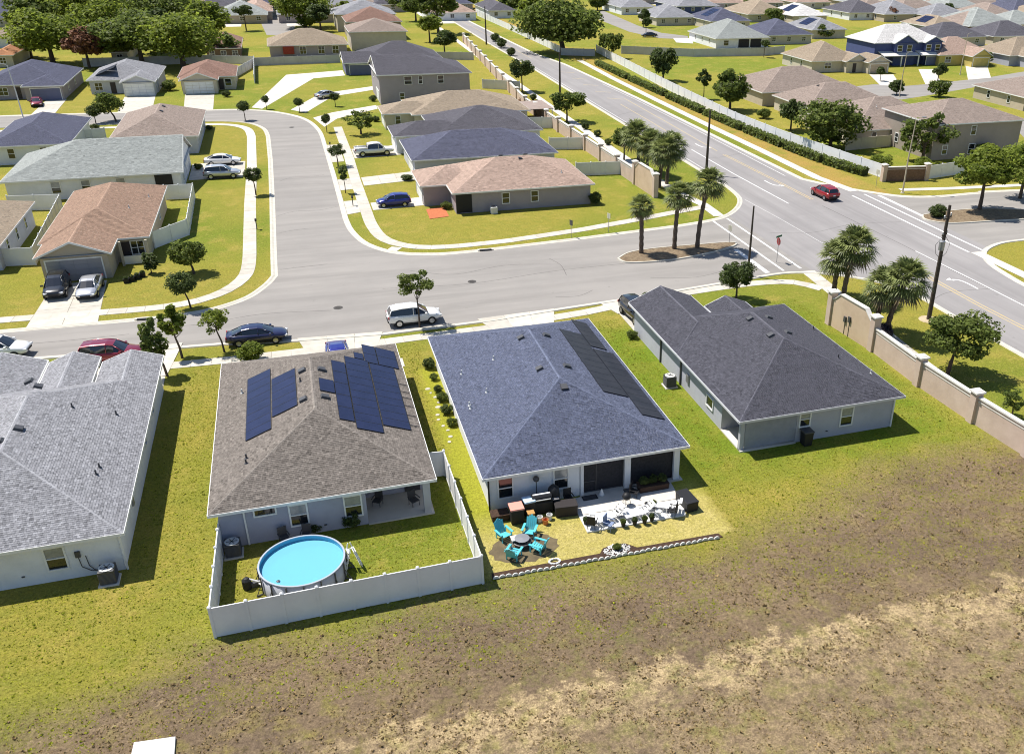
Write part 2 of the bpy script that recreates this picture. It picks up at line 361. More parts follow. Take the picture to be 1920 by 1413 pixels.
def offset(pts, d):
    r = []
    for i, p in enumerate(pts):
        a = pts[max(i - 1, 0)]; b = pts[min(i + 1, len(pts) - 1)]
        tx, ty = b[0] - a[0], b[1] - a[1]; l = math.hypot(tx, ty) or 1
        r.append((p[0] - ty / l * d, p[1] + tx / l * d))
    return r
def ribbon(name, pts, prof, m, parent=None):
    """sweep a (offset, z) profile along a ground line"""
    q = MB(); rows = [offset(pts, d) for d, z in prof]; n = len(pts)
    vs = [(x, y, prof[k][1]) for k, row in enumerate(rows) for x, y in row]
    fs = [(k * n + i, k * n + i + 1, (k + 1) * n + i + 1, (k + 1) * n + i) for k in range(len(prof) - 1) for i in range(n - 1)]
    q.add(vs, fs); o = q.build(name, m, parent); return o
KP = [(-0.02, 0.008), (0.22, 0.016), (0.40, 0.085), (0.58, 0.095), (0.64, -0.02)]
KPn = [(-d, z) for d, z in KP]
struct(ribbon('kerb', CV(kerbNW), KP, M_curb)); struct(ribbon('kerb', CV(kerbNE), KP, M_curb))
struct(ribbon('kerb', CV(kerbS), KPn, M_curb)); struct(ribbon('kerb', CV(kerbSE), KPn, M_curb)); struct(ribbon('kerb', CV(kerbRE), KPn, M_curb))

# ---- pavements: separate concrete slabs near, one sheet far
def pavement(name, line, w, slab=1.5, near=True, z=0.035):
    line = CV(line); root = struct(ribbon(name, line, [(-w / 2 + .03, 0.006), (w / 2 - .03, 0.006)], M_joint))
    seg = []; acc = 0
    pts = [Vector((*p, 0)) for p in line]; cum = [0]
    for i in range(len(pts) - 1): cum.append(cum[-1] + (pts[i + 1] - pts[i]).length)
    def at(s):
        for i in range(len(pts) - 1):
            if s <= cum[i + 1] or i == len(pts) - 2:
                k = (s - cum[i]) / max(cum[i + 1] - cum[i], 1e-6); p = pts[i].lerp(pts[i + 1], k)
                a = pts[i] - (pts[i + 1] - pts[i]) if i == 0 else pts[i - 1]; 
                d = (pts[i + 1] - pts[i]).normalized(); return p, Vector((-d.y, d.x, 0))
    n = max(1, int(cum[-1] / slab)); st = cum[-1] / n
    for k in range(n):
        a, na = at(k * st + .012); b, nb = at((k + 1) * st - .012)
        if (a - b).length > st * 1.05: continue
        dz = rng.uniform(-.004, .004); q = MB(); h = w / 2
        poly = [(a - na * h), (b - nb * h), (b + nb * h), (a + na * h)]
        q.prism([(p.x, p.y) for p in poly], 0.0, z + dz, t=rng.random()); q.build('slab', M_slab, root)
    return root
M_joint = mat('pavement joint', (0.30, 0.27, 0.22), 0.95)
M_slab = mat('pavement slab', (0.55, 0.51, 0.44), 0.9, (0.45, 0.42, 0.36), 1.1, bump=0.15, bscale=20, tint=0.09)
near_walk = [(-40, 73.2), (-26, 71.2), (-14, 69.6), (-8, 69.0), (4, 68.4), (14, 68.3), (22, 68.8), (27, 69.6), (33, 70.1)] + smooth([(33, 70.1), (38, 70.1), (41.5, 69.3), (43.2, 67.0)])[1:]
pavement('pavement', near_walk, 1.25)
pavement('pavement', [(44.2, 71.2), (43.8, 66), (43.2, 60), (42.6, 52), (42.5, 40), (42.7, 26)], 1.5)
nw_walk = [(-60, 87.4), (-40, 85.2), (-26.5, 83.6), (-19, 82.6)] + smooth([(-19, 82.6), (-14, 82.1), (-10.5, 82.6), (-7.9, 84.6), (-6.4, 88), (-6.1, 93)])[1:] + [(-6.2, 112), (-6.1, 130)]
pavement('pavement', nw_walk, 1.35)
struct(ribbon('pavement', CV([(-6.1, 130), (-6.3, 149)] + smooth([(-6.3, 149), (-7, 154.5), (-9.3, 158.4), (-13, 160.6), (-18, 162)])[1:] + [(-50, 171), (-100, 185)]), [(-.65, .03), (.65, .03)], M_concrete))
ne_walk = smooth([(6.9, 104), (7.0, 98.5), (7.8, 93.6), (10.2, 90.4), (14, 89.0), (20, 88.7)]) + [(28, 89.4), (34, 90.4), (40, 91.6), (43.5, 92.2)]
pavement('pavement', [(7.0, 150), (7.1, 130), (6.9, 118), (6.9, 104)] + ne_walk[1:], 1.35)
pavement('pavement', [(8.7, 90.7), (7.9, 89.6)], 1.2, near=True)
struct(ribbon('pavement', CV([(43.5, 88.6), (43.6, 93), (42.6, 99), (42.3, 120), (42.2, 160), (42.0, 200), (42.3, 240), (42.5, 330)]), [(-.7, .03), (.7, .03)], M_concrete))
struct(ribbon('pavement', CV([(61.6, 91.5), (60.6, 98), (60.5, 112), (60.2, 127), (60.0, 150), (60.0, 170), (60.5, 193)]), [(-.75, .03), (.75, .03)], M_concrete))
struct(ribbon('pavement', CV([(61.3, 70.4), (61.4, 64), (61.3, 50), (61.3, 20)]), [(-.7, .03), (.7, .03)], M_concrete))
struct(ribbon('pavement', CV([(66.6, 90.2), (72, 88.7), (84, 86.2), (110, 79)]), [(-.6, .03), (.6, .03)], M_concrete))

# ---- driveways and aprons (each slab cut by joints)
def driveway(name, quad, nu, nv, z=0.03):
    """quad: four corners in order; split into nu x nv concrete panels"""
    quad = CV(quad); root = sheet(name, [quad], 0.010, M_joint)
    A, B, C, D = [Vector((*p, 0)) for p in quad]
    for i in range(nu):
        for j in range(nv):
            u0, u1, v0, v1 = i / nu, (i + 1) / nu, j / nv, (j + 1) / nv; c = []
            for u, v in ((u0, v0), (u1, v0), (u1, v1), (u0, v1)):
                c.append((A.lerp(B, u)).lerp(D.lerp(C, u), v))
            m = (c[0] + c[1] + c[2] + c[3]) / 4; c = [m + (p - m) * (1 - .03 / max((p - m).length, .1)) for p in c]
            q = MB(); q.prism([(p.x, p.y) for p in c], 0.0, z + rng.uniform(-.003, .003), t=rng.random()); q.build('slab', M_slab, root)
    return root
driveway('driveway', [(-24.6, 91.5), (-19.6, 91.0), (-18.9, 79.9), (-25.0, 80.6)], 2, 5)
driveway('driveway', [(7.7, 107.2), (13.6, 107.4), (13.6, 104.0), (7.7, 104.2)], 3, 2)
driveway('driveway', [(7.7, 118.8), (14.2, 119.2), (14.2, 115.0), (7.7, 114.8)], 3, 2)
driveway('driveway', [(7.8, 134.6), (14.4, 134.4), (14.2, 128.6), (7.8, 129.0)], 3, 2)
driveway('driveway', [(4.7, 109.0), (6.25, 109.0), (6.25, 104.0), (4.7, 103.6)], 1, 2)
driveway('driveway', [(4.7, 118.9), (6.25, 118.9), (6.25, 113.8), (4.7, 113.8)], 1, 2)
driveway('driveway', [(4.6, 138.5), (6.3, 138.0), (6.3, 128.0), (4.6, 128.0)], 1, 2)
driveway('driveway', [(-7.0, 133.5), (-7.0, 125.0), (-14.2, 126.0), (-14.2, 134.6)], 2, 2)
driveway('driveway', [(-44.8, 196), (-41.0, 196), (-40.6, 181.4), (-44.8, 182.4)], 1, 3)
driveway('driveway', [(-30.2, 193), (-24.4, 192), (-23.6, 176.6), (-29.6, 178.2)], 1, 3)
driveway('driveway', [(-18.9, 190.2), (-13.4, 188.5), (-13.0, 173.2), (-18.1, 174.6)], 1, 3)
for nm, q in (('driveway', [(-4.6, 170.0), (-6.4, 172.0), (0.4, 204), (12, 204), (12, 197.5), (5.6, 197.0)]),
              ('driveway', [(0.2, 167.0), (6.0, 179.7), (16.7, 183.0), (16.4, 179.4), (8.0, 176), (2.6, 163.4)]),
              ('driveway', [(3.6, 158.6), (6.9, 161.6), (14.7, 164.6), (14.6, 161.4), (7.4, 156.4), (5, 151)])):
    sheet(nm, [CV(q)], 0.012, M_concrete)
# near-side aprons of the front row
for x0, x1 in ((-1.6, 4.4), (13.4, 19.2), (24.2, 29.6), (-16.5, -11.8)):
    def yk(x): return 70.05 if x > 3 else (71.0 if x > -2 else 73.2)
    driveway('driveway', [(x0 - .5, yk(x0) + .35), (x0 + .3, 67.6), (x1 - .3, 67.6), (x1 + .5, yk(x1) + .35)], 1, 3, z=0.05)
    driveway('driveway', [(x0 + .4, 67.6), (x0 + .4, 62.0), (x1 - .4, 62.0), (x1 - .4, 67.6)], 2, 2, z=0.03)
driveway('driveway', [(4.6, 63.5), (4.6, 65), (5.8, 65), (5.8, 63.5)], 1, 1)

# ---- road paint
def stripe(name, pts, w, m, z=0.0085, wear=0):
    o = ribbon(name, CV(pts), [(-w / 2, z), (w / 2, z)], m); return struct(o)
for x in (43.95, 42.2): stripe('crosswalk_line', [(x, 72.0), (x, 87.6)], 0.26, M_paintw)
stripe('stop_line', [(40.6, 72.0), (40.6, 78.6)], 0.55, M_paintw)
stripe('stop_line', [(63.25, 80.9), (63.25, 89.3)], 0.5, M_paintw)
for x in (60.7, 62.2): stripe('crosswalk_line', [(x, 70.6), (x - .2, 90.2)], 0.26, M_paintw)
stripe('lane_line', [(52.2, 116), (52.2, 103), (52.5, 90)], 0.16, M_paintw)
stripe('lane_line', [(56.3, 72.5), (56.6, 64), (56.8, 56), (57, 40), (57, 10)], 0.15, M_paintw)
stripe('centre_line', [(54.9, 112), (55.3, 99), (55.5, 90.5)], 0.13, M_painty); stripe('centre_line', [(55.2, 112), (55.6, 99), (55.8, 90.5)], 0.13, M_painty)
stripe('centre_line', [(53.2, 71), (53.3, 60), (53.6, 54), (53.7, 20)], 0.15, M_painty); stripe('centre_line', [(53.55, 71), (53.65, 60), (53.95, 54), (54.05, 20)], 0.15, M_painty)
stripe('centre_line', [(53.4, 148), (53.3, 134), (53.0, 122)], 0.14, M_painty)
stripe('centre_line', [(55.6, 152), (55.4, 134), (55.0, 114)], 0.14, M_painty)
stripe('centre_line', [(52.0, 200), (51.2, 240), (50.4, 300)], 0.13, M_painty)
for i, y in enumerate((152, 158.5, 165.5, 172.5, 180)): stripe('hatch_line', [(53.0, y + 1.5), (55.2, y - .6)], 0.22, M_painty)
stripe('edge_line', [(49.75, 100), (49.75, 130), (49.75, 190)], 0.1, M_paintw); stripe('edge_line', [(57.5, 100), (57.4, 126), (57.0, 150), (56.4, 166)], 0.1, M_paintw)
stripe('pavement_joint', [(55.5, 88), (55.8, 82.2), (56.2, 74), (56.4, 66), (56.9, 56)], 0.07, M_crack, 0.0075)
stripe('pavement_joint', [(48.7, 93), (49.1, 85.8), (49.3, 77.7), (49.6, 70)], 0.05, M_paintw, 0.0072)
def arrow(x, y, s=1, flip=1):
    x, y = C1(x, y)
    q = MB(); z = 0.0088
    body = smooth([(0.0, -2.2), (0.0, -0.6), (-0.25 * flip, 0.4), (-0.9 * flip, 0.8)])
    l = offset(body, .1); r = offset(body, -.1); n = len(body)
    q.add([(x + a * s, y + b * s, z) for a, b in l + r], [(i, i + 1, n + i + 1, n + i) for i in range(n - 1)])
    q.add([(x - .8 * flip * s, y + .35 * s, z), (x - .8 * flip * s, y + 1.25 * s, z), (x - 1.5 * flip * s, y + .85 * s, z)], [(0, 1, 2)])
    struct(q.build('turn_arrow', M_paintw))
arrow(54.3, 97.3, -1, 1); arrow(54.0, 117, -1, 1); arrow(55.6, 64.6, 1, 1)
# cracks, stains and manholes in the old asphalt
for pts in ([(-3.2, 99.5), (-1.8, 100.2), (0.2, 100.0)], [(-3.2, 88.0), (-1.2, 88.4), (1.5, 88.2)], [(20.5, 73.0), (22.5, 72.6), (24.2, 73.2)], [(22.6, 82.3), (23.2, 80.2), (23.0, 77.6)], [(9, 83.5), (13, 81.4), (18, 81.9), (23, 80.6)],
            [(-2.6, 121), (-1.0, 122.4), (1.4, 121.6), (3.2, 122)], [(30, 74.2), (34, 73.2), (38, 73.9)], [(-14, 77.8), (-10, 77.0), (-5, 77.6), (1, 76.5)],
            [(-3, 106), (-1, 107.2), (1.5, 106.5), (4, 107.4)], [(6, 79.8), (14, 78.6), (22, 78.9), (29, 78.4)], [(50, 140), (53, 141.5), (57, 140.6)], [(51, 112), (54, 111), (58, 112)], [(46, 82), (50, 80.5), (55, 81.4), (60, 80.4)], [(51, 62), (53, 63), (57, 62.4)], [(-30, 78.4), (-22, 77.2), (-16, 77.0)]):
    stripe('road_crack', smooth([(a + rng.uniform(-.1, .1), b + rng.uniform(-.2, .2)) for a, b in pts], 5), 0.045, M_crack, 0.0078)
M_iron = mat('cast iron', (0.10, 0.09, 0.08), 0.6, (0.06, 0.055, 0.05), 9, metal=0.3)
def manhole(x, y, lab):
    t = thing('manhole_cover', lab, 'manhole', (x, y, 0.007))
    MB().lathe([(0.42, 0), (0.42, .012), (0.36, .012), (0.36, .008), (0.0, .008)], n=20).build('frame', M_iron, t)
    q = MB()
    for k in range(5): q.box((0, -.22 + k * .11, .011), (.5 - abs(k - 2) * .08, .03, .008))
    q.build('lid_rib', M_iron, t)
manhole(*P2(885, 528), 'round iron manhole cover in the wide street north of the blue-grey house')
manhole(*P2(634, 577), 'round iron manhole cover in the street west of the white SUV')
manhole(*P2(547, 239), 'round iron manhole cover near the far bend of the side street')
def drain(px, py, rz, lab):
    x, y = P2(px, py); t = thing('storm_drain', lab, 'drain', (x, y, 0), rz)
    MB().box((0, 0, .06), (1.7, .5, .1)).build('inlet_slab', M_curb, t); MB().box((0, -.16, .085), (1.3, .3, .09)).build('opening', M_black, t)
drain(273, 598, -.09, 'dark storm drain slot in the kerb in front of the brown house')
drain(910, 469, -.03, 'dark storm drain slot in the kerb beside the corner lawn')
# median islands
def island(name, pts, fill, label=None):
    line = smooth(pts + [pts[0]]); root = struct(ribbon(name, line, [(0, .0), (.02, .14), (.18, .15), (.2, .10)], M_curb))
    inner = offset(line, .19)[:-1]; q = MB(); q.add([(x, y, .12) for x, y in inner], [tuple(range(len(inner)))]); q.build('planting_bed', fill, root); return root
island('median', [P2(1157, 486), P2(1180, 494), P2(1260, 489), P2(1340, 474), P2(1380, 461), P2(1370, 455), P2(1300, 460), P2(1230, 466), P2(1180, 474)], mat('dry bed', (0.25, 0.19, 0.12), .95, (0.13, 0.09, 0.055), 4, bump=.6, bscale=18))
island('median', [P2(1728, 404), P2(1735, 413), P2(1780, 420), P2(1860, 416), P2(1940, 410), P2(1935, 396), P2(1850, 392), P2(1780, 396)], MATS['dry bed'])
# ================================================================== HOUSES
def clip_poly(sub, clipc):
    """Sutherland-Hodgman, both convex, clip counter-clockwise, 2-D"""
    out = sub; n = len(clipc)
    for i in range(n):
        a = clipc[i]; b = clipc[(i + 1) % n]; inp = out; out = []
        if not inp: break
        def side(p): return (b[0] - a[0]) * (p[1] - a[1]) - (b[1] - a[1]) * (p[0] - a[0])
        for k in range(len(inp)):
            p = inp[k]; q = inp[(k + 1) % len(inp)]; sp, sq = side(p), side(q)
            if sp >= 0: out.append(p)
            if (sp >= 0) != (sq >= 0):
                t = sp / (sp - sq); out.append((p[0] + (q[0] - p[0]) * t, p[1] + (q[1] - p[1]) * t))
    return out

def shingle_slope(q, poly, tw, th, lift=0.014, base=0.02, sig=.24):
    """poly: 3-D convex roof slope, first edge = eave, seen from outside counter-clockwise"""
    p = [Vector(a) for a in poly]; u = (p[1] - p[0]).normalized(); nrm = (p[1] - p[0]).cross(p[2] - p[0]).normalized(); v = nrm.cross(u)
    loc = [((a - p[0]).dot(u), (a - p[0]).dot(v)) for a in p]
    u0 = min(a[0] for a in loc); u1 = max(a[0] for a in loc); v1 = max(a[1] for a in loc)
    rows = int(v1 / th) + 1
    for r in range(rows):
        va = r * th; vb = min((r + 1) * th + .01, v1 + .001); x = u0 - rng.random() * tw
        rowt = rng.uniform(-.05, .05)
        while x < u1:
            w = tw * rng.uniform(.75, 1.25); c = clip_poly([(x, va), (x + w - .006, va), (x + w - .006, vb), (x, vb)], loc); x += w
            if len(c) < 3: continue
            t = min(1, max(0, rng.gauss(.5, sig) + rowt)); lf = lift * rng.uniform(.7, 1.4)
            q.add([p[0] + u * a + v * b + nrm * (base + (lf if b - va < th * .5 else 0.0)) for a, b in c], [tuple(range(len(c)))], 0, t)

def cap_line(q, a, b, w=.28, step=.34, lift=.035):
    a = Vector(a); b = Vector(b); d = (b - a); L = d.length; d.normalize()
    s = d.cross(Vector((0, 0, 1))).normalized(); n = max(1, int(L / step)); drop = .08
    for i in range(n):
        p0 = a + d * (L * i / n); p1 = a + d * (L * (i + 1) / n + .03); up = Vector((0, 0, lift)); e = Vector((0, 0, .014))
        q.add([p0 - s * w / 2 + Vector((0, 0, lift - drop)), p0 + up, p0 + s * w / 2 + Vector((0, 0, lift - drop)),
               p1 - s * w / 2 + Vector((0, 0, lift - drop)) + e, p1 + up + e, p1 + s * w / 2 + Vector((0, 0, lift - drop)) + e], [(0, 1, 4, 3), (1, 2, 5, 4)], 0, rng.uniform(.35, .8))

def hip_polys(x0, x1, y0, y1, ze, pitch, axis=None, gables=()):
    """slopes of a hip roof (gables: ends without a hip slope, from 'WESN'); returns slopes, cap lines, gable triangles, ridge height"""
    if axis is None: axis = 'x' if (x1 - x0) >= (y1 - y0) else 'y'
    if not gables and axis == 'x' and (y1 - y0) > (x1 - x0): axis = 'y'
    if not gables and axis == 'y' and (x1 - x0) > (y1 - y0): axis = 'x'
    S = []; C = []; T = []
    if axis == 'y':
        h = (x1 - x0) / 2; zr = ze + h * pitch; xm = (x0 + x1) / 2
        a = (xm, y0 + (0 if 'S' in gables else h), zr); b = (xm, y1 - (0 if 'N' in gables else h), zr)
        S.append([(x1, y0, ze), (x1, y1, ze), b, a]); S.append([(x0, y1, ze), (x0, y0, ze), a, b])
        if 'S' not in gables: S.append([(x0, y0, ze), (x1, y0, ze), a]); C += [((x0, y0, ze), a), ((x1, y0, ze), a)]
        else: T.append([(x0, y0, ze), (x1, y0, ze), a])
        if 'N' not in gables: S.append([(x1, y1, ze), (x0, y1, ze), b]); C += [((x0, y1, ze), b), ((x1, y1, ze), b)]
        else: T.append([(x1, y1, ze), (x0, y1, ze), b])
    else:
        h = (y1 - y0) / 2; zr = ze + h * pitch; ym = (y0 + y1) / 2
        a = (x0 + (0 if 'W' in gables else h), ym, zr); b = (x1 - (0 if 'E' in gables else h), ym, zr)
        S.append([(x0, y0, ze), (x1, y0, ze), b, a]); S.append([(x1, y1, ze), (x0, y1, ze), a, b])
        if 'W' not in gables: S.append([(x0, y1, ze), (x0, y0, ze), a]); C += [((x0, y0, ze), a), ((x0, y1, ze), a)]
        else: T.append([(x0, y1, ze), (x0, y0, ze), a])
        if 'E' not in gables: S.append([(x1, y0, ze), (x1, y1, ze), b]); C += [((x1, y0, ze), b), ((x1, y1, ze), b)]
        else: T.append([(x1, y0, ze), (x1, y1, ze), b])
    C.append((a, b)); return S, C, T, zr

NRM = {'S': (0, -1), 'N': (0, 1), 'W': (-1, 0), 'E': (1, 0)}
def window(par, side, pos, plane, z, w, h, panes=2, blind=0, trim=M_white, glass=None, cols=1):
    """frame proud of the wall, panes set back in it; pos runs along the wall, plane is the wall's coordinate"""
    nx, ny = NRM[side]; ux, uy = abs(ny), abs(nx)
    def bx(q, du, dz, su, sz, depth, off, mi=0):
        c = (pos * ux + plane * uy + du * ux + nx * off, pos * uy + plane * ux + du * uy + ny * off, z + dz)
        q.box(c, (su * ux + depth * uy, su * uy + depth * ux, sz), mi=mi)
    q = MB(); b = .09
    bx(q, 0, h / 2 - b / 2, w, b, .09, .03); bx(q, 0, -h / 2 + b / 2, w, b, .11, .035)
    bx(q, -w / 2 + b / 2, 0, b, h - 2 * b, .09, .03); bx(q, w / 2 - b / 2, 0, b, h - 2 * b, .09, .03)
    for k in range(1, panes): bx(q, 0, -h / 2 + h * k / panes, w - 2 * b, .06, .07, .03)
    for k in range(1, cols): bx(q, -w / 2 + w * k / cols, 0, .07, h - 2 * b, .068, .03)
    f = q.build('window', trim, par)
    for k in range(panes):
        for c in range(cols):
            q = MB(); bx(q, -w / 2 + w * (c + .5) / cols, -h / 2 + h * (k + .5) / panes, w / cols - .08, h / panes - .07, .02, .012)
            q.build('pane', glass or (M_glass2 if (blind and k >= panes - blind) else M_glass), f)
    return f
def garage_door(par, side, pos, plane, w, h, m, trim=M_white):
    nx, ny = NRM[side]; ux, uy = abs(ny), abs(nx); q = MB()
    for k in range(4):
        for j in range(4):
            u = -w / 2 + w * (j + .5) / 4; z = .05 + h * (k + .5) / 4
            q.box((pos * ux + plane * uy + u * ux + nx * .03, pos * uy + plane * ux + u * uy + ny * .03, z), ((w / 4 - .05) * ux + .05 * uy, (w / 4 - .05) * uy + .05 * ux, h / 4 - .05))
    q.box((pos * ux + plane * uy + nx * .015, pos * uy + plane * ux + ny * .015, h / 2 + .04), (w * ux + .03 * uy, w * uy + .03 * ux, h))
    d = q.build('garage_door', m, par); q = MB()
    for s in (-1, 1):
        q.box((pos * ux + plane * uy + s * (w / 2 + .07) * ux + nx * .04, pos * uy + plane * ux + s * (w / 2 + .07) * uy + ny * .04, h / 2 + .02), (.12 * ux + .08 * uy, .12 * uy + .08 * ux, h))
    q.box((pos * ux + plane * uy + nx * .04, pos * uy + plane * ux + ny * .04, h + .09), ((w + .26) * ux + .08 * uy, (w + .26) * uy + .08 * ux, .13))
    q.build('door_frame', trim, d); return d
def door(par, side, pos, plane, w, h, m):
    nx, ny = NRM[side]; ux, uy = abs(ny), abs(nx); q = MB()
    q.box((pos * ux + plane * uy + nx * .02, pos * uy + plane * ux + ny * .02, h / 2 + .06), (w * ux + .05 * uy, w * uy + .05 * ux, h))
    for k, (dz, hh) in enumerate(((.27, .3), (.7, .34))):
        q.box((pos * ux + plane * uy + nx * .05, pos * uy + plane * ux + ny * .05, .06 + h * dz), ((w - .25) * ux + .02 * uy, (w - .25) * uy + .02 * ux, h * hh))
    d = q.build('door', m, par)
    MB().lathe([(0, -.03), (.035, 0), (0, .03)], (pos * ux + plane * uy + w * .36 * ux + nx * .09, pos * uy + plane * ux + w * .36 * uy + ny * .09, 1.05), 8).build('handle', M_grey, d); return d

SH = {}
def roofmat(key):
    if key in SH: return SH[key]
    a, b2 = {'bluegrey': ((0.115, 0.13, 0.185), (0.062, 0.071, 0.11)), 'lightgrey': ((0.29, 0.29, 0.305), (0.185, 0.185, 0.20)), 'palegreen': ((0.31, 0.325, 0.305), (0.235, 0.25, 0.245)),
             'brown': ((0.195, 0.172, 0.152), (0.135, 0.117, 0.103)), 'dark': ((0.088, 0.087, 0.104), (0.05, 0.05, 0.062)), 'navy': ((0.105, 0.108, 0.15), (0.07, 0.075, 0.11)),
             'rust': ((0.305, 0.205, 0.15), (0.225, 0.148, 0.107)), 'pink': ((0.40, 0.29, 0.235), (0.32, 0.23, 0.185)), 'tan': ((0.33, 0.265, 0.195), (0.25, 0.20, 0.15)),
             'redbrown': ((0.26, 0.16, 0.125), (0.19, 0.115, 0.09)), 'charcoal': ((0.115, 0.11, 0.125), (0.075, 0.072, 0.085)), 'white': ((0.62, 0.60, 0.58), (0.52, 0.50, 0.48)), 'orange': ((0.38, 0.19, 0.10), (0.28, 0.13, 0.07)),
             'mauve': ((0.30, 0.24, 0.205), (0.23, 0.183, 0.156))}[key]
    m = mat('shingles ' + key, a, 0.92, b2, 9.0, detail=3, bump=0.35, bscale=22, tint=0.42, spec=0.12)
    c = mat('ridge shingles ' + key, tuple(min(.8, v * 1.3) for v in a), 0.9, a, 2.0, tint=0.2, spec=0.15)
    SH[key] = (m, c); return SH[key]
WALLS = {}
def wallmat(key):
    if key not in WALLS:
        a = {'white': (0.76, 0.77, 0.79), 'lilacgrey': (0.45, 0.455, 0.51), 'grey': (0.46, 0.46, 0.49), 'bluegrey': (0.385, 0.395, 0.475), 'tan': (0.48, 0.41, 0.31), 'beige': (0.56, 0.50, 0.40), 'taupe': (0.34, 0.29, 0.245), 'blue': (0.075, 0.095, 0.22),
             'yellow': (0.55, 0.44, 0.14), 'mauve': (0.36, 0.32, 0.335), 'paleblue': (0.55, 0.56, 0.61), 'brown': (0.22, 0.15, 0.11), 'navygrey': (0.16, 0.17, 0.25)}[key]
        WALLS[key] = mat('stucco ' + key, a, 0.9, tuple(v * .86 for v in a), 1.1, detail=8, bump=0.22, bscale=26, col3=tuple(v * .92 for v in a), scale3=.3, lo=.42, hi=.72)
    return WALLS[key]

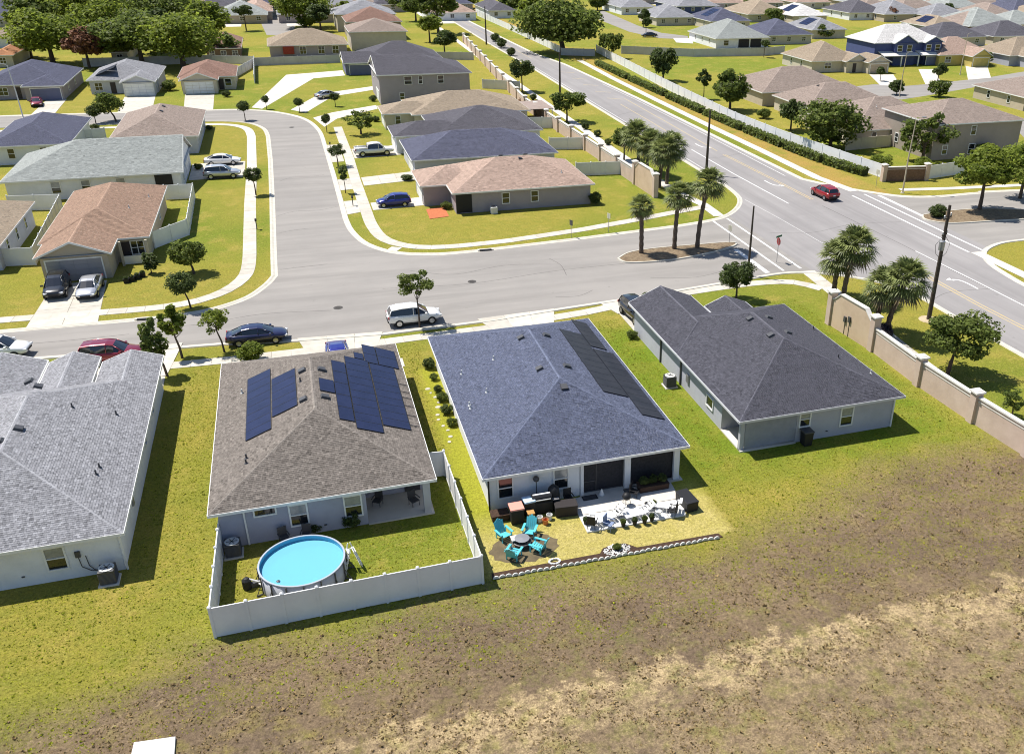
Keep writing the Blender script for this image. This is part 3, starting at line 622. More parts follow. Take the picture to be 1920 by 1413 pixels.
def house(name, label, rect, roof, wall, ze=2.6, pitch=0.39, axis=None, gables=(), wings=(), lod=1, foot=None, over=.42, trim=M_white, vents=(), group=None, fascia=True):
    """rect: eave rectangle x0,x1,y0,y1. wings: (x0,x1,y0,y1,axis,gables,pitch,ze,wallmat). Returns the thing, its roof part"""
    x0, x1, y0, y1 = rect; t = thing(name, label, 'house', ((x0 + x1) / 2, (y0 + y1) / 2, 0), 0, group)
    off = Vector(((x0 + x1) / 2, (y0 + y1) / 2, 0)); inv = Matrix.Translation(-off)
    rm, cm = roofmat(roof); wm = wallmat(wall)
    S, C, T, zr = hip_polys(x0, x1, y0, y1, ze, pitch, axis, gables)
    q = MB(); fp = foot or [(x0 + over, y0 + over), (x1 - over, y0 + over), (x1 - over, y1 - over), (x0 + over, y1 - over)]
    q.prism(fp, 0, ze - .02, cap=False)
    def gable_fill(q, tri, dirx):
        a, b, c = [Vector(p) for p in tri]; n = (b - a).cross(c - a); n.z = 0; n.normalize(); ins = over * .7
        k = 1 - .10; m = (a + b) / 2
        q.add([m + (a - m) * k - n * ins, m + (b - m) * k - n * ins, Vector((c.x, c.y, m.z + (c.z - m.z) * k)) - n * ins], [(0, 1, 2)])
    for tr in T: gable_fill(q, tr, 0)
    parts = [(S, C)]
    wallq = q; deck = MB(); shing = MB(); caps = MB(); fas = MB()
    allS = list(S); allC = list(C)
    rects = [(x0, x1, y0, y1, ze, gables, axis or ('x' if (x1 - x0) >= (y1 - y0) else 'y'), pitch)]
    for wg in wings:
        wx0, wx1, wy0, wy1, wax, wgb, wp, wz = wg[:8]
        S2, C2, T2, _ = hip_polys(wx0, wx1, wy0, wy1, wz, wp, wax, wgb); allS += S2; allC += C2
        ov = over - .006 * (len(rects)); wallq.prism([(wx0 + ov, wy0 + ov), (wx1 - ov, wy0 + ov), (wx1 - ov, wy1 - ov), (wx0 + ov, wy1 - ov)], 0, wz - .025, cap=False)
        for tr in T2: gable_fill(wallq, tr, 0)
        rects.append((wx0, wx1, wy0, wy1, wz, wgb, wax, wp))
    def loc(mb): mb.v = [(a - off.x, b - off.y, c) for a, b, c in mb.v]; return mb
    loc(wallq).build('wall', wm, t)
    for s in allS:
        n = len(s); deck.add([Vector(p) - Vector((0, 0, .03)) for p in s], [tuple(range(n))])
    for ri, (a0, a1, b0, b1, z, gb, ax, pt) in enumerate(rects):      # soffit
        z = z - .006 * ri
        deck.add([(a0 + .03, b0 + .03, z - .05), (a1 - .03, b0 + .03, z - .05), (a1 - .03, b1 - .03, z - .05), (a0 + .03, b1 - .03, z - .05)], [(3, 2, 1, 0)])
    roofo = loc(deck).build('roof', M_soffit, t)
    tw, th = {0: (.17, .135), 1: (.30, .19), 2: (.9, .45)}[lod]
    for s in allS: shingle_slope(shing, s, tw, th, sig=(.19, .13, .10)[lod])
    so_ = loc(shing).build('shingles', rm, roofo); so_['kind'] = 'stuff'
    for a, b in allC: cap_line(caps, a, b, w=.3 if lod < 2 else .4, step={0: .34, 1: .8, 2: 2}[lod])
    loc(caps).build('ridge_cap', cm, roofo)['kind'] = 'stuff'
    if fascia:
        for ri, (a0, a1, b0, b1, z, gb, ax, pt) in enumerate(rects):
            e = .05 + .007 * ri; hh = .17 + .008 * ri
            for sd_, skip in (('S', 'S' in gb), ('N', 'N' in gb), ('W', 'W' in gb), ('E', 'E' in gb)):
                if skip:
                    mid = (a0 + a1) / 2 if sd_ in 'SN' else (b0 + b1) / 2; half = ((a1 - a0) if sd_ in 'SN' else (b1 - b0)) / 2; zr_ = z + half * pt
                    for sg in (-1, 1):
                        if sd_ in 'SN':
                            yy = b0 if sd_ == 'S' else b1; y2 = yy - e if sd_ == 'S' else yy + e
                            vs_ = [(mid + sg * half, yy, z), (mid, yy, zr_)]
                            pr_ = [(p[0], yv, p[2] + dz) for yv in (yy, y2) for p in vs_ for dz in (-.17, .02)]
                        else:
                            xx = a0 if sd_ == 'W' else a1; x2 = xx - e if sd_ == 'W' else xx + e
                            vs_ = [(xx, mid + sg * half, z), (xx, mid, zr_)]
                            pr_ = [(xv, p[1], p[2] + dz) for xv in (xx, x2) for p in vs_ for dz in (-.17, .02)]
                        fas.add(pr_, [(0, 1, 3, 2), (4, 6, 7, 5), (1, 5, 7, 3), (0, 2, 6, 4), (0, 4, 5, 1), (2, 3, 7, 6)])
                else:
                    if sd_ == 'S': fas.box(((a0 + a1) / 2, b0 - e / 2, z - .065), (a1 - a0 + 2 * e, e, hh))
                    if sd_ == 'N': fas.box(((a0 + a1) / 2, b1 + e / 2, z - .065), (a1 - a0 + 2 * e, e, hh))
                    if sd_ == 'W': fas.box((a0 - e / 2, (b0 + b1) / 2, z - .065), (e, b1 - b0 - .004, hh))
                    if sd_ == 'E': fas.box((a1 + e / 2, (b0 + b1) / 2, z - .065), (e, b1 - b0 - .004, hh))
        loc(fas).build('fascia', trim, roofo)
    t['_o'] = 0; del t['_o']
    t.location = off
    # children are stored in world coordinates minus off
    return HouseCtx(t, roofo, off, rect, ze, zr, pitch, over)

class HouseCtx:
    def __init__(s, t, roof, off, rect, ze, zr, pitch, over): s.t = t; s.roof = roof; s.off = off; s.rect = rect; s.ze = ze; s.zr = zr; s.pitch = pitch; s.over = over; s.inv = Vector((-off.x, -off.y, 0))
    def fix(s, o): o.location = s.inv; return o      # parts modelled in world coordinates
    def plane(s, side): x0, x1, y0, y1 = s.rect; return {'S': y0 + s.over, 'N': y1 - s.over, 'W': x0 + s.over, 'E': x1 - s.over}[side]
    def win(s, side, pos, z=1.5, w=.95, h=1.45, plane=None, **k): return s.fix(window(s.t, side, pos, s.plane(side) if plane is None else plane, z, w, h, **k))
    def gdoor(s, side, pos, plane=None, w=4.6, h=2.1, m=M_white): return s.fix(garage_door(s.t, side, pos, s.plane(side) if plane is None else plane, w, h, m))
    def door(s, side, pos, plane=None, w=.95, h=2.05, m=M_white): return s.fix(door(s.t, side, pos, s.plane(side) if plane is None else plane, w, h, m))
    def slope_pt(s, side, f, y):
        """f=0 at the eave, 1 at the ridge (ridge along y)"""
        x0, x1 = s.rect[0], s.rect[1]; xm = (x0 + x1) / 2; xe = x1 if side == 'E' else x0
        return Vector((xe + (xm - xe) * f, y, s.ze + (s.zr - s.ze) * f))
    def vent(s, side, f, y, big=True, lift=.03):
        p = s.slope_pt(side, f, y); k = 1 if side == 'E' else -1; a = math.atan(s.pitch)
        q = MB()
        if big:
            w, d, h = .5, .5, .16
            q.add([(-d / 2, -w / 2, 0), (d / 2, -w / 2, 0), (d / 2, w / 2, 0), (-d / 2, w / 2, 0), (-d / 2 + .06, -w / 2 + .05, h), (d / 2, -w / 2 + .03, h), (d / 2, w / 2 - .03, h), (-d / 2 + .06, w / 2 - .05, h)],
                  [(0, 1, 5, 4), (1, 2, 6, 5), (2, 3, 7, 6), (3, 0, 4, 7), (4, 5, 6, 7)])
        else:
            q.tube([(0, 0, -.02), (0, 0, .3)], .05, 8); q.lathe([(.12, 0), (.06, .06)], n=8)
        o = q.build('roof_vent', M_dark if big else (M_lead if y * 10 % 2 < 1 else M_dark), s.roof)
        o.location = p + s.inv + Vector((0, 0, lift)); o.rotation_euler = (0, (a if k > 0 else -a) if big else 0, 0)
        if big and k < 0: o.rotation_euler = (0, a, math.pi)
        return o
    def panel(s, side, f0, f1, ya, yb, m, lift=.1, cells=True, fr=None):
        a = s.slope_pt(side, f0, ya); b = s.slope_pt(side, f0, yb); c = s.slope_pt(side, f1, yb); d = s.slope_pt(side, f1, ya)
        n = (b - a).cross(d - a).normalized(); n = n if n.z > 0 else -n
        m_ = (a + b + c + d) / 4; co = [m_ + (p - m_) * .992 for p in (a, b, c, d)]
        if ((co[1] - co[0]).cross(co[3] - co[0])).z < 0: co = co[::-1]
        q = MB(); lo = [p + n * (lift - .04) for p in co]; hi = [p + n * lift for p in co]
        q.add(lo + hi, [(0, 1, 5, 4), (1, 2, 6, 5), (2, 3, 7, 6), (3, 0, 4, 7)], 1)
        ins = [m_ + (p - m_) * .965 + n * (lift + .0) for p in co]
        q.add(hi + ins, [(0, 1, 5, 4), (1, 2, 6, 5), (2, 3, 7, 6), (3, 0, 4, 7)], 1)
        q.add([p - n * .004 for p in ins], [(0, 1, 2, 3)], 0)
        return s.fix(q.build('solar_panel', [m, fr or M_pframe], s.roof))
M_soffit = mat('soffit', (0.62, 0.62, 0.61), 0.8)
M_lead = mat('vent pipe', (0.6, 0.6, 0.58), 0.5)
M_pframe = mat('panel frame', (0.02, 0.02, 0.025), 0.4)
M_pframe2 = mat('silver panel frame', (0.30, 0.31, 0.36), 0.35, metal=0.5)
M_cellblue = mat('blue solar cells', (0.016, 0.02, 0.062), 0.25, (0.011, 0.014, 0.045), 1.2, spec=0.3)
M_cellblack = mat('black solar cells', (0.018, 0.017, 0.022), 0.35, (0.03, 0.028, 0.034), 1.0, spec=0.22)

def ac_unit(x, y, label, rz=0.0, h=.85):
    t = thing('air_conditioner', label, 'air conditioner', (x, y, 0), rz)
    MB().box((0, 0, .04), (1.0, 1.0, .08)).build('pad', M_concrete, t)
    q = MB(); q.box((0, 0, .08 + h / 2), (.8, .8, h - .02))
    q.build('cabinet', M_dark, t, bevel=.03)
    for sx, sy in ((1, 0), (-1, 0), (0, 1), (0, -1)):
        q = MB()
        for k in range(9): q.box((sx * .41, sy * .41, .16 + k * (h - .2) / 9), ((.02 if sx else .7), (.02 if sy else .7), .025))
        q.build('louvre', M_dark2, t)
    q = MB(); q.lathe([(.39, .08 + h), (.39, .10 + h), (.30, .11 + h), (.30, .085 + h)], n=20); q.build('top_ring', M_lead, t)
    q = MB()
    for k in range(6): a = k * math.pi / 3; q.box((.15 * math.cos(a), .15 * math.sin(a), .1 + h), (.32, .03, .012), a)
    q.build('fan_grille', M_black, t); return t
M_dark2 = mat('louvre grey', (0.11, 0.11, 0.12), 0.5)

# ---- the four houses of the front row
# 1: pale grey roof at the left edge
h1 = house('single_storey_house', 'white stucco house with pale grey shingle roof at the left edge', (-24.2, -11.4, 45.75, 65.4), 'lightgrey', 'white', lod=0,
           wings=((-15.4, -11.4, 60, 68.8, 'y', ('N',), .355, 2.61), (-19.0, -15.7, 60, 69.8, 'y', ('N',), .39, 2.6), (-24.6, -19.2, 60, 70.2, 'y', ('N',), .37, 2.6)))
h1.win('S', -14.9, z=1.45, w=1.05, h=1.5, blind=1); h1.win('S', -20.5, z=1.45, w=1.05, h=1.5)
for y in (62.5, 58.0, 53.2): h1.win('E', y, z=1.7, w=.75, h=1.2)
for a in (('E', .95, 60.4), ('E', .95, 54.8), ('W', .95, 61.3), ('W', .95, 53.4)): h1.vent(*a)
for f, y in ((.63, 58.5), (.27, 58.5), (.28, 51.9), (.29, 51.1)): h1.vent('E', f, y, False)
h1.gdoor('N', -13.4, plane=68.4, w=2.6)
q = MB()
for dx in (0, .35): q.tube([(-13.85 + dx, 46.08, 1.35), (-13.8 + dx, 46.08, .7), (-13.4 + dx * .5, 46.08, .35), (-13.0, 46.08, .3)], .025, 6)
q.box((-13.85, 46.10, 1.5), (.25, .12, .35)); h1.fix(q.build('conduit', M_dark, h1.t))
ac_unit(-12.5, 45.3, 'dark air conditioner behind the white house at the left edge')
# 2: brown roof with solar panels
h2 = house('single_storey_house', 'grey stucco house with brown roof and dark blue solar panels', (-7.25, 5.15, 46.1, 66.0), 'brown', 'bluegrey', lod=0, pitch=.395,
           foot=[(-6.83, 46.52), (1.1, 46.52), (1.1, 49.2), (4.73, 49.2), (4.73, 65.6), (-6.83, 65.6)])
W2 = 46.52
h2.win('S', -4.4, plane=W2, z=2.05, w=1.25, h=.6, panes=1); h2.win('S', -2.65, plane=W2, z=1.45, w=1.05, h=1.5, blind=1); h2.win('S', 0.35, plane=W2, z=1.45, w=1.05, h=1.5, blind=1)
h2.win('S', 1.95, plane=49.2, z=1.1, w=1.5, h=2.0, panes=1, cols=2); h2.door('S', 4.0, plane=49.2, m=M_dark)
h2.fix(MB().prism([(1.1, 46.4), (4.95, 46.4), (4.95, 49.2), (1.1, 49.2)], 0, .08).build('patio_slab', M_concrete, h2.t))
h2.fix(MB().box((4.6, 46.75, 1.3), (.42, .42, 2.52)).build('column', wallmat('grey'), h2.t))
h2.fix(MB().box((2.9, 46.66, 2.42), (3.7, .2, .3)).build('beam', wallmat('grey'), h2.t))
h2.fix(MB().box((-5.5, 46.46, 1.28), (.09, .09, 2.5)).build('downpipe', M_white, h2.t))
for a in (('W', .91, 58.3), ('W', .90, 54.1), ('E', .90, 58.2), ('E', .90, 54.1)): h2.vent(*a)
for sd_, f, y in (('W', .88, 56.9), ('W', .26, 59.4), ('W', .33, 50.3), ('W', .33, 49.7)): h2.vent(sd_, f, y, False)
def row(h, side, f0, f1, ya, yb, n, m, fr=None):
    for i in range(n): h.panel(side, f0, f1, ya + (yb - ya) * i / n, ya + (yb - ya) * (i + 1) / n, m, fr=fr)
row(h2, 'W', .32, .575, 52.35, 61.0, 8, M_cellblue); row(h2, 'W', .583, .84, 53.75, 59.2, 5, M_cellblue)
row(h2, 'E', .795, .94, 54.9, 56.75, 1, M_cellblue); row(h2, 'E', .65, .79, 51.4, 60.1, 5, M_cellblue)
row(h2, 'E', .39, .643, 50.6, 61.3, 10, M_cellblue); row(h2, 'E', .11, .382, 51.7, 61.0, 9, M_cellblue)
row(h2, 'E', .43, .53, 61.4, 62.4, 1, M_cellblue); row(h2, 'E', .275, .42, 61.1, 64.2, 2, M_cellblue); row(h2, 'E', .05, .27, 61.1, 64.2, 2, M_cellblue)
for y in (52.4, 53.8, 55.2, 56.4, 57.3, 58.5):
    a = h2.slope_pt('E', .1, y); b = h2.slope_pt('E', .01, y)
    h2.fix(MB().tube([a + Vector((0, 0, .09)), b + Vector((0, 0, .09))], .025, 6).build('panel_rail', M_dark, h2.roof))
ac_unit(-6.3, 45.8, 'dark air conditioner with pale top ring inside the white vinyl fence', h=.8)
# 3: blue-grey roof
h3 = house('single_storey_house', 'white stucco house with blue-grey roof, black panels and screened porch', (7.75, 20.85, 45.25, 66.6), 'bluegrey', 'white', lod=0, pitch=.395,
           foot=[(8.17, 45.67), (13.8, 45.67), (13.8, 48.4), (20.43, 48.4), (20.43, 66.2), (8.17, 66.2)])
W3 = 45.67
h3.win('S', 9.15, plane=W3, z=1.5, w=1.0, h=1.5); h3.win('S', 12.6, plane=W3, z=1.5, w=1.0, h=1.5, blind=1)
h3.win('S', 15.4, plane=48.4, z=1.15, w=2.2, h=2.05, panes=1, cols=2); h3.door('S', 19.0, plane=48.4)
for y in (61, 53): h3.win('W', y, z=1.6, w=.8, h=1.2)
h3.fix(MB().prism([(13.8, 45.4), (20.6, 45.4), (20.6, 48.4), (13.8, 48.4)], 0, .08).build('patio_slab', M_concrete, h3.t))
for x in (16.9, 20.2): h3.fix(MB().box((x, 45.75, 1.3), (.38, .4, 2.52)).build('column', wallmat('white'), h3.t))
h3.fix(MB().box((13.94, 45.72, 1.3), (.2, .26, 2.5)).build('column', wallmat('white'), h3.t))
h3.fix(MB().box((17.05, 45.76, 2.47), (6.3, .3, .2)).build('beam', wallmat('white'), h3.t))
for xa, xb in ((14.04, 16.7), (17.1, 20.0)):
    s_ = h3.fix(MB().box(((xa + xb) / 2, 45.82, 1.23), (xb - xa, .02, 2.28)).build('screen', M_screen, h3.t)); q = MB()
    for x in (xa + .03, xb - .03): q.box((x, 45.79, 1.23), (.05, .05, 2.28))
    for z in (.13, 2.34): q.box(((xa + xb) / 2, 45.79, z), (xb - xa - .1, .05, .05))
    if xa < 15: q.box((xa + .85, 45.785, 1.23), (.05, .05, 2.2)); q.box((xa + .45, 45.785, .85), (.75, .04, .05))
    q.build('screen_frame', M_dark if xa < 15 else M_black, s_)
q = MB(); q.box((20.4, 47.1, 1.23), (.02, 2.2, 2.28)); h3.fix(q.build('screen', M_screen, h3.t))
h3.fix(MB().box((8.12, 45.61, 1.28), (.09, .09, 2.5)).build('downpipe', M_black, h3.t))
for a in (('W', .88, 59.3), ('W', .88, 54.0), ('E', .83, 59.5), ('E', .83, 54.1)): h3.vent(*a)
for f, y in ((.18, 58.4), (.53, 58.2), (.33, 54.4), (.13, 53.8), (.13, 53.4)): h3.vent('W', f, y, False)
v = h3.vent('E', .9, 48.6); v.location = Vector((14.35, 51.0, 4.88)) + h3.inv; v.rotation_euler = (0, math.atan(.39), -math.pi / 2)
row(h3, 'E', .315, .585, 51.0, 61.75, 10, M_cellblack); row(h3, 'E', .06, .305, 48.5, 59.1, 10, M_cellblack); row(h3, 'E', .11, .305, 59.6, 64.9, 5, M_cellblack)
# 4: dark roof at the right
h4 = house('single_storey_house', 'pale grey stucco house with dark charcoal roof beside the beige wall', (25.25, 38.0, 47.1, 64.9), 'dark', 'lilacgrey', lod=0, pitch=.395, trim=mat('grey trim', (0.58, 0.58, 0.6), .6),
           foot=[(29.85, 47.55), (37.58, 47.55), (37.58, 64.5), (25.67, 64.5), (25.67, 50.6), (29.85, 50.6)],
           wings=((25.25, 31.0, 58, 69.0, 'y', ('N',), .42, 2.61), (31.2, 35.0, 59, 66.4, 'y', ('N',), .40, 2.6)))
W4 = 47.55
h4.win('S', 30.45, plane=W4, z=1.75, w=.9, h=1.2, blind=1); h4.win('S', 33.75, plane=W4, z=1.45, w=1.05, h=1.5, blind=1)
h4.win('W', 52.6, z=1.2, w=1.2, h=.9, panes=1); h4.win('S', 27.6, plane=50.6, z=1.15, w=1.8, h=2.0, panes=1, cols=2)
for y in (62.2, 58.0): h4.fix(MB().box((25.6, y, 1.28), (.1, .12, 2.5)).build('downpipe', M_dark, h4.t))
h4.fix(MB().box((25.8, 47.75, 1.3), (.3, .3, 2.52)).build('column', wallmat('lilacgrey'), h4.t))
h4.fix(MB().prism([(25.65, 47.4), (29.85, 47.4), (29.85, 50.6), (25.65, 50.6)], 0, .1).build('patio_slab', M_concrete, h4.t))
h4.fix(MB().box((27.9, 47.58, 1.32), (3.86, .05, 2.3)).build('porch_screen', mat('porch screen', (0.30, 0.31, 0.36), .8, (.26, .27, .31), 2), h4.t))
for a in (('W', .91, 57.8), ('W', .92, 54.5), ('E', .81, 58.2), ('E', .80, 55.2)): h4.vent(*a)
for f, y in ((.11, 58.7), (.39, 52.1), (.11, 50.4)): h4.vent('E', f, y, False)
h4.gdoor('N', 28.4, plane=68.6); h4.door('N', 33.1, plane=65.8)
ac_unit(24.75, 58.0, 'dark air conditioner beside the charcoal-roofed house')
t = thing('rubbish_bin', 'black rubbish bin under the rear window of the charcoal-roofed house', 'bin', (30.45, 47.05, 0))
MB().box((0, 0, .55), (.6, .6, 1.0), taper=1.15).build('body', M_black, t, bevel=.04); MB().box((0, .02, 1.1), (.76, .78, .1)).build('lid', M_dark, t, bevel=.03)
# ================================================================== OTHER HOUSES
M_gd_grey = mat('grey garage door', (0.30, 0.29, 0.30), .6); M_gd_navy = mat('navy garage door', (0.14, 0.15, 0.24), .6); M_gd_tan = mat('tan garage door', (0.42, 0.34, 0.24), .6)
M_darkdoor = mat('dark door', (0.05, 0.04, 0.04), .5)
HS = 'single_storey_house'
# west of the side street
hG = house(HS, 'tan house with rust-brown roof and gabled grey garage, two cars parked in front', (-25.2, -15.3, 99.4, 119.7), 'rust', 'tan', lod=1, pitch=.40, wings=((-24.8, -18.2, 94.9, 106, 'y', ('S',), .42, 2.6),))
hG.gdoor('S', -21.6, plane=95.32, w=4.7, m=M_gd_grey); hG.win('S', -16.6, z=1.45, w=1.3, h=1.5, cols=2); hG.door('S', -17.7, plane=99.82, m=M_darkdoor); hG.win('E', 104, z=1.5); hG.win('E', 112, z=1.5)
for x in (-18.0, -15.6): hG.fix(MB().box((x, 98.7, 1.25), (.22, .22, 2.5)).build('column', wallmat('beige'), hG.t))
hG.fix(MB().box((-16.8, 98.85, .5), (2.3, .06, .85)).build('porch_rail', M_white, hG.t))
for sd_, f, y in (('E', .25, 113), ('E', .5, 107)): hG.vent(sd_, f, y, False)
hG2 = house(HS, 'house with brown-grey hip roof cut off by the left edge, beside a white fence', (-41, -28.6, 100, 116.2), 'tan', 'paleblue', lod=1)
for y in (104, 108, 112): hG2.win('E', y, z=1.5)
hF = house(HS, 'white house with pale grey-green roof behind the rust-roofed house', (-34.2, -14.0, 126.2, 141.8), 'palegreen', 'white', lod=1, axis='x', gables=('E',))
for x in (-28.5, -25.2, -21.3): hF.win('S', x, z=1.5, w=1.1, h=1.5, blind=1)
hF.gdoor('E', 136.5, w=4.8, m=M_white); hF.win('E', 129.5, z=1.4)
hF.fix(MB().box((-16.4, 126.55, 1.25), (2.0, .08, 2.3)).build('porch_opening', M_black, hF.t))
hE = house(HS, 'pale house with brown-mauve hip roof on the lawn corner of the street bend', (-25.3, -13.4, 148.2, 168.7), 'mauve', 'paleblue', lod=1)
for x in (-21, -16.5): hE.win('S', x, z=1.6, w=1.2, h=1.1)
for y in (153, 158, 163): hE.win('E', y, z=1.5)
hE.vent('E', .9, 161); hE.vent('E', .9, 157)
hD = house(HS, 'white house with slate-blue hip roof at the left edge, above the pale grey-green roof', (-40.6, -30.0, 147.0, 166), 'navy', 'white', lod=1)
for x in (-37.5, -33.5): hD.win('S', x, z=1.5)
hA = house(HS, 'lilac house with slate roof and dark garage door at the left of the far row', (-54, -39.4, 202, 222), 'navy', 'mauve', lod=1, wings=((-46.4, -39.4, 199.6, 210, 'x', (), .36, 2.6),))
hA.gdoor('S', -42.6, plane=200.0, w=4.8, m=M_gd_navy); hA.win('S', -50, z=1.4, w=1.6, cols=2); hA.door('S', -47.6, m=M_darkdoor)
for y in (206, 213): hA.win('E', y, z=1.5)
hB = house(HS, 'pale house with light grey roof and wide white garage door in the far row', (-36.4, -23.8, 204.6, 221.5), 'lightgrey', 'paleblue', lod=1, wings=((-30.2, -24.0, 200.8, 212, 'y', ('S',), .40, 2.6),))
hB.gdoor('S', -27.1, plane=201.25, w=4.9); hB.win('S', -34.5, z=1.4, w=1.4, cols=2); hB.door('S', -32, m=M_darkdoor)
for i in range(3): hB.panel('W', .25, .8, 206 + i * 1.9, 207.8 + i * 1.9, M_cellblack)
hC = house(HS, 'beige house with red-brown roof and white garage door near the white yard fence', (-20.4, -9.6, 205, 219.5), 'redbrown', 'beige', lod=1, wings=((-19.9, -12.8, 200.8, 212, 'y', ('S',), .40, 2.6),))
hC.gdoor('S', -16.4, plane=201.25, w=4.9); hC.win('S', -11.3, z=1.4, w=1.3); hC.door('S', -12.6, plane=205.4, m=M_darkdoor)
# block between the side street and the main road
hP = house(HS, 'mauve-grey corner house with pink-tan roof behind the blue car', (16.7, 34.4, 107.4, 120.8), 'pink', 'mauve', lod=1, pitch=.36, wings=((13.5, 21.5, 111.6, 119.6, 'x', (), .36, 2.6),))
for x in (23.2, 26.8): hP.win('S', x, z=1.5, w=1.0, h=1.4)
hP.gdoor('W', 115.6, plane=13.92, w=4.8); hP.fix(MB().box((18.1, 107.8, 1.25), (1.9, .08, 2.3)).build('porch_opening', M_black, hP.t))
hP.vent('E', .9, 113.5); hP.vent('E', .4, 110, False)
v_ = [hP.vent('E', .5, 116), hP.vent('E', .5, 112)]
for v, x in zip(v_, (24.2, 27.4)): v.location = Vector((x, 114.6, 5.0)) + hP.inv; v.rotation_euler = (0, .34, math.pi / 2)
hO = house(HS, 'house with slate-blue roof behind the pink-tan corner house', (14.3, 34.6, 125.0, 138.2), 'navy', 'paleblue', lod=1, pitch=.36)
hN = house(HS, 'house with dark grey roof, third up the side street behind the white pickup', (20.0, 36.5, 140.5, 156), 'charcoal', 'white', lod=1, pitch=.34, wings=((13.7, 26, 140.6, 148.6, 'x', (), .34, 2.6),))
hN.gdoor('W', 144.6, plane=14.12, w=4.8); hO.gdoor('W', 129.8, w=4.8, plane=14.72)
hM = house(HS, 'beige house with tan roof in front of the grey two-storey house', (18.6, 38.5, 156.6, 171), 'tan', 'beige', lod=1, pitch=.34, wings=((14.0, 24, 158.4, 166, 'x', (), .34, 2.6),))
hM.gdoor('W', 162.2, plane=14.42, w=4.6); hM.win('S', 16.5, plane=158.82, z=1.5)
hM.fix(MB().prism([(37, 158), (43, 158), (43, 166), (37, 166)], 2.35, 2.45, bottom=True).build('patio_roof', M_roofpan := mat('pan roof', (0.33, 0.26, 0.22), .7, (.26, .2, .17), 1), hM.t))
for x, y in ((37.3, 158.2), (42.8, 158.2), (42.8, 165.8)): hM.fix(MB().box((x, y, 1.18), (.12, .12, 2.35)).build('post', M_white, hM.t))
hL = house('two_storey_house', 'grey-mauve two-storey house with dark roof and three upper windows', (15.6, 33.3, 181, 197.5), 'charcoal', 'mauve', ze=5.4, pitch=.30, lod=1, axis='x', gables=('W',))
for x, w in ((21.3, 1.5), (23.6, .8), (27.4, 1.2)): hL.win('S', x, z=4.3, w=w, h=1.5)
hL.win('S', 20, z=1.4); hL.gdoor('W', 186, w=4.6); hL.win('W', 192, z=4.2)
hK = house(HS, 'dark-roofed house with grey garage behind the two-storey house', (16, 34.5, 222, 238), 'charcoal', 'navygrey', lod=1, wings=((12, 24, 218.6, 230, 'x', ('W',), .30, 2.6),))
hK.gdoor('S', 15.6, plane=219.02, w=4.6, m=M_gd_navy); hK.door('S', 19.5, plane=219.02, m=M_darkdoor)
hI = house(HS, 'lilac house with tan hip roof and red awning behind the long white fence', (-3.6, 15.6, 252, 268), 'tan', 'mauve', lod=1)
for x in (4.6, 9.0, 12.4): hI.win('S', x, z=1.4, w=1.6, h=1.9, cols=2)
hI.fix(MB().box((1.2, 252.0, 1.5), (2.6, .6, 1.7)).build('awning', mat('red awning', (0.32, 0.05, 0.03), .7, (.22, .03, .02), 3), hI.t))
hJ = house('two_storey_house', 'two-storey house with tan-brown roof above the dark roofs by the main road wall', (16.5, 31.5, 260, 276), 'mauve', 'beige', ze=4.6, lod=1, pitch=.34)
hJ2 = house('two_storey_house', 'two-storey house with red-brown peaked roof behind the tan-brown one', (17.5, 33, 283, 300), 'redbrown', 'taupe', ze=4.8, lod=1, pitch=.42)
hJ3 = house('two_storey_house', 'house with pale lilac-grey roof at the back of the central block', (16, 34, 305, 325), 'lightgrey', 'beige', ze=4.8, lod=2, pitch=.38)
# across the main road
hQ = house('two_storey_house', 'taupe two-storey house with brown hip roof behind the corner trees', (90.5, 107.2, 116.4, 130.5), 'mauve', 'taupe', ze=5.4, pitch=.33, lod=1)
hQ.win('S', 97.9, z=4.2, w=1.0, h=1.5); hQ.win('S', 98.1, z=1.4, w=1.2, h=1.6); hQ.win('S', 93.2, z=1.5, w=1.0); hQ.win('W', 121, z=4.2); hQ.win('W', 119.5, z=1.6); hQ.win('W', 126, z=1.6)
hS2 = house(HS, 'house with brown-mauve roof and gable peak just behind the taupe two-storey house', (84.2, 104, 127.6, 144.5), 'mauve', 'beige', lod=1, pitch=.42)
hS2.win('S', 88, z=1.5); hS2.win('W', 135, z=1.5); hS2.vent('W', .6, 136, False); hS2.vent('W', .7, 133, False)
hS1 = house(HS, 'house with pinkish-brown roof and three ridge vents behind the fence trees', (86.8, 105, 147, 161), 'mauve', 'beige', lod=1, pitch=.44)
for i, x in enumerate((92.5, 95.5, 98.5)): v = hS1.vent('E', .9, 150); v.location = Vector((x, 154.2, 5.1)) + hS1.inv; v.rotation_euler = (0, .3, math.pi / 2)
hS0 = house(HS, 'long house with brown roof beside the big green lot', (86, 107, 163.5, 180), 'mauve', 'tan', lod=1, pitch=.42)
hT = house(HS, 'tan house with two dark front gables and tan garage beside the green lot', (117.8, 131.5, 200.5, 216), 'tan', 'beige', lod=1, pitch=.52, wings=((126.0, 132.5, 198.6, 208, 'y', ('S',), .5, 2.6), (130.5, 137, 196.2, 206, 'y', ('S',), .45, 2.6)))
hT.gdoor('S', 133.8, plane=196.6, w=4.7, m=M_gd_tan); hT.win('W', 206, z=1.5); hT.win('W', 211, z=1.5); hT.door('S', 128.6, plane=199.02, m=M_darkdoor); hT.win('S', 122.5, z=1.5, w=1.8, cols=2)
hU = house('two_storey_house', 'dark blue two-storey house with white roof and white porch', (139.5, 160, 208, 222), 'white', 'blue', ze=5.4, pitch=.52, lod=1, wings=((144.5, 151.5, 206.8, 214, 'y', ('S',), .55, 5.4), (153.5, 159.2, 206.8, 213, 'y', ('S',), .5, 5.4)))
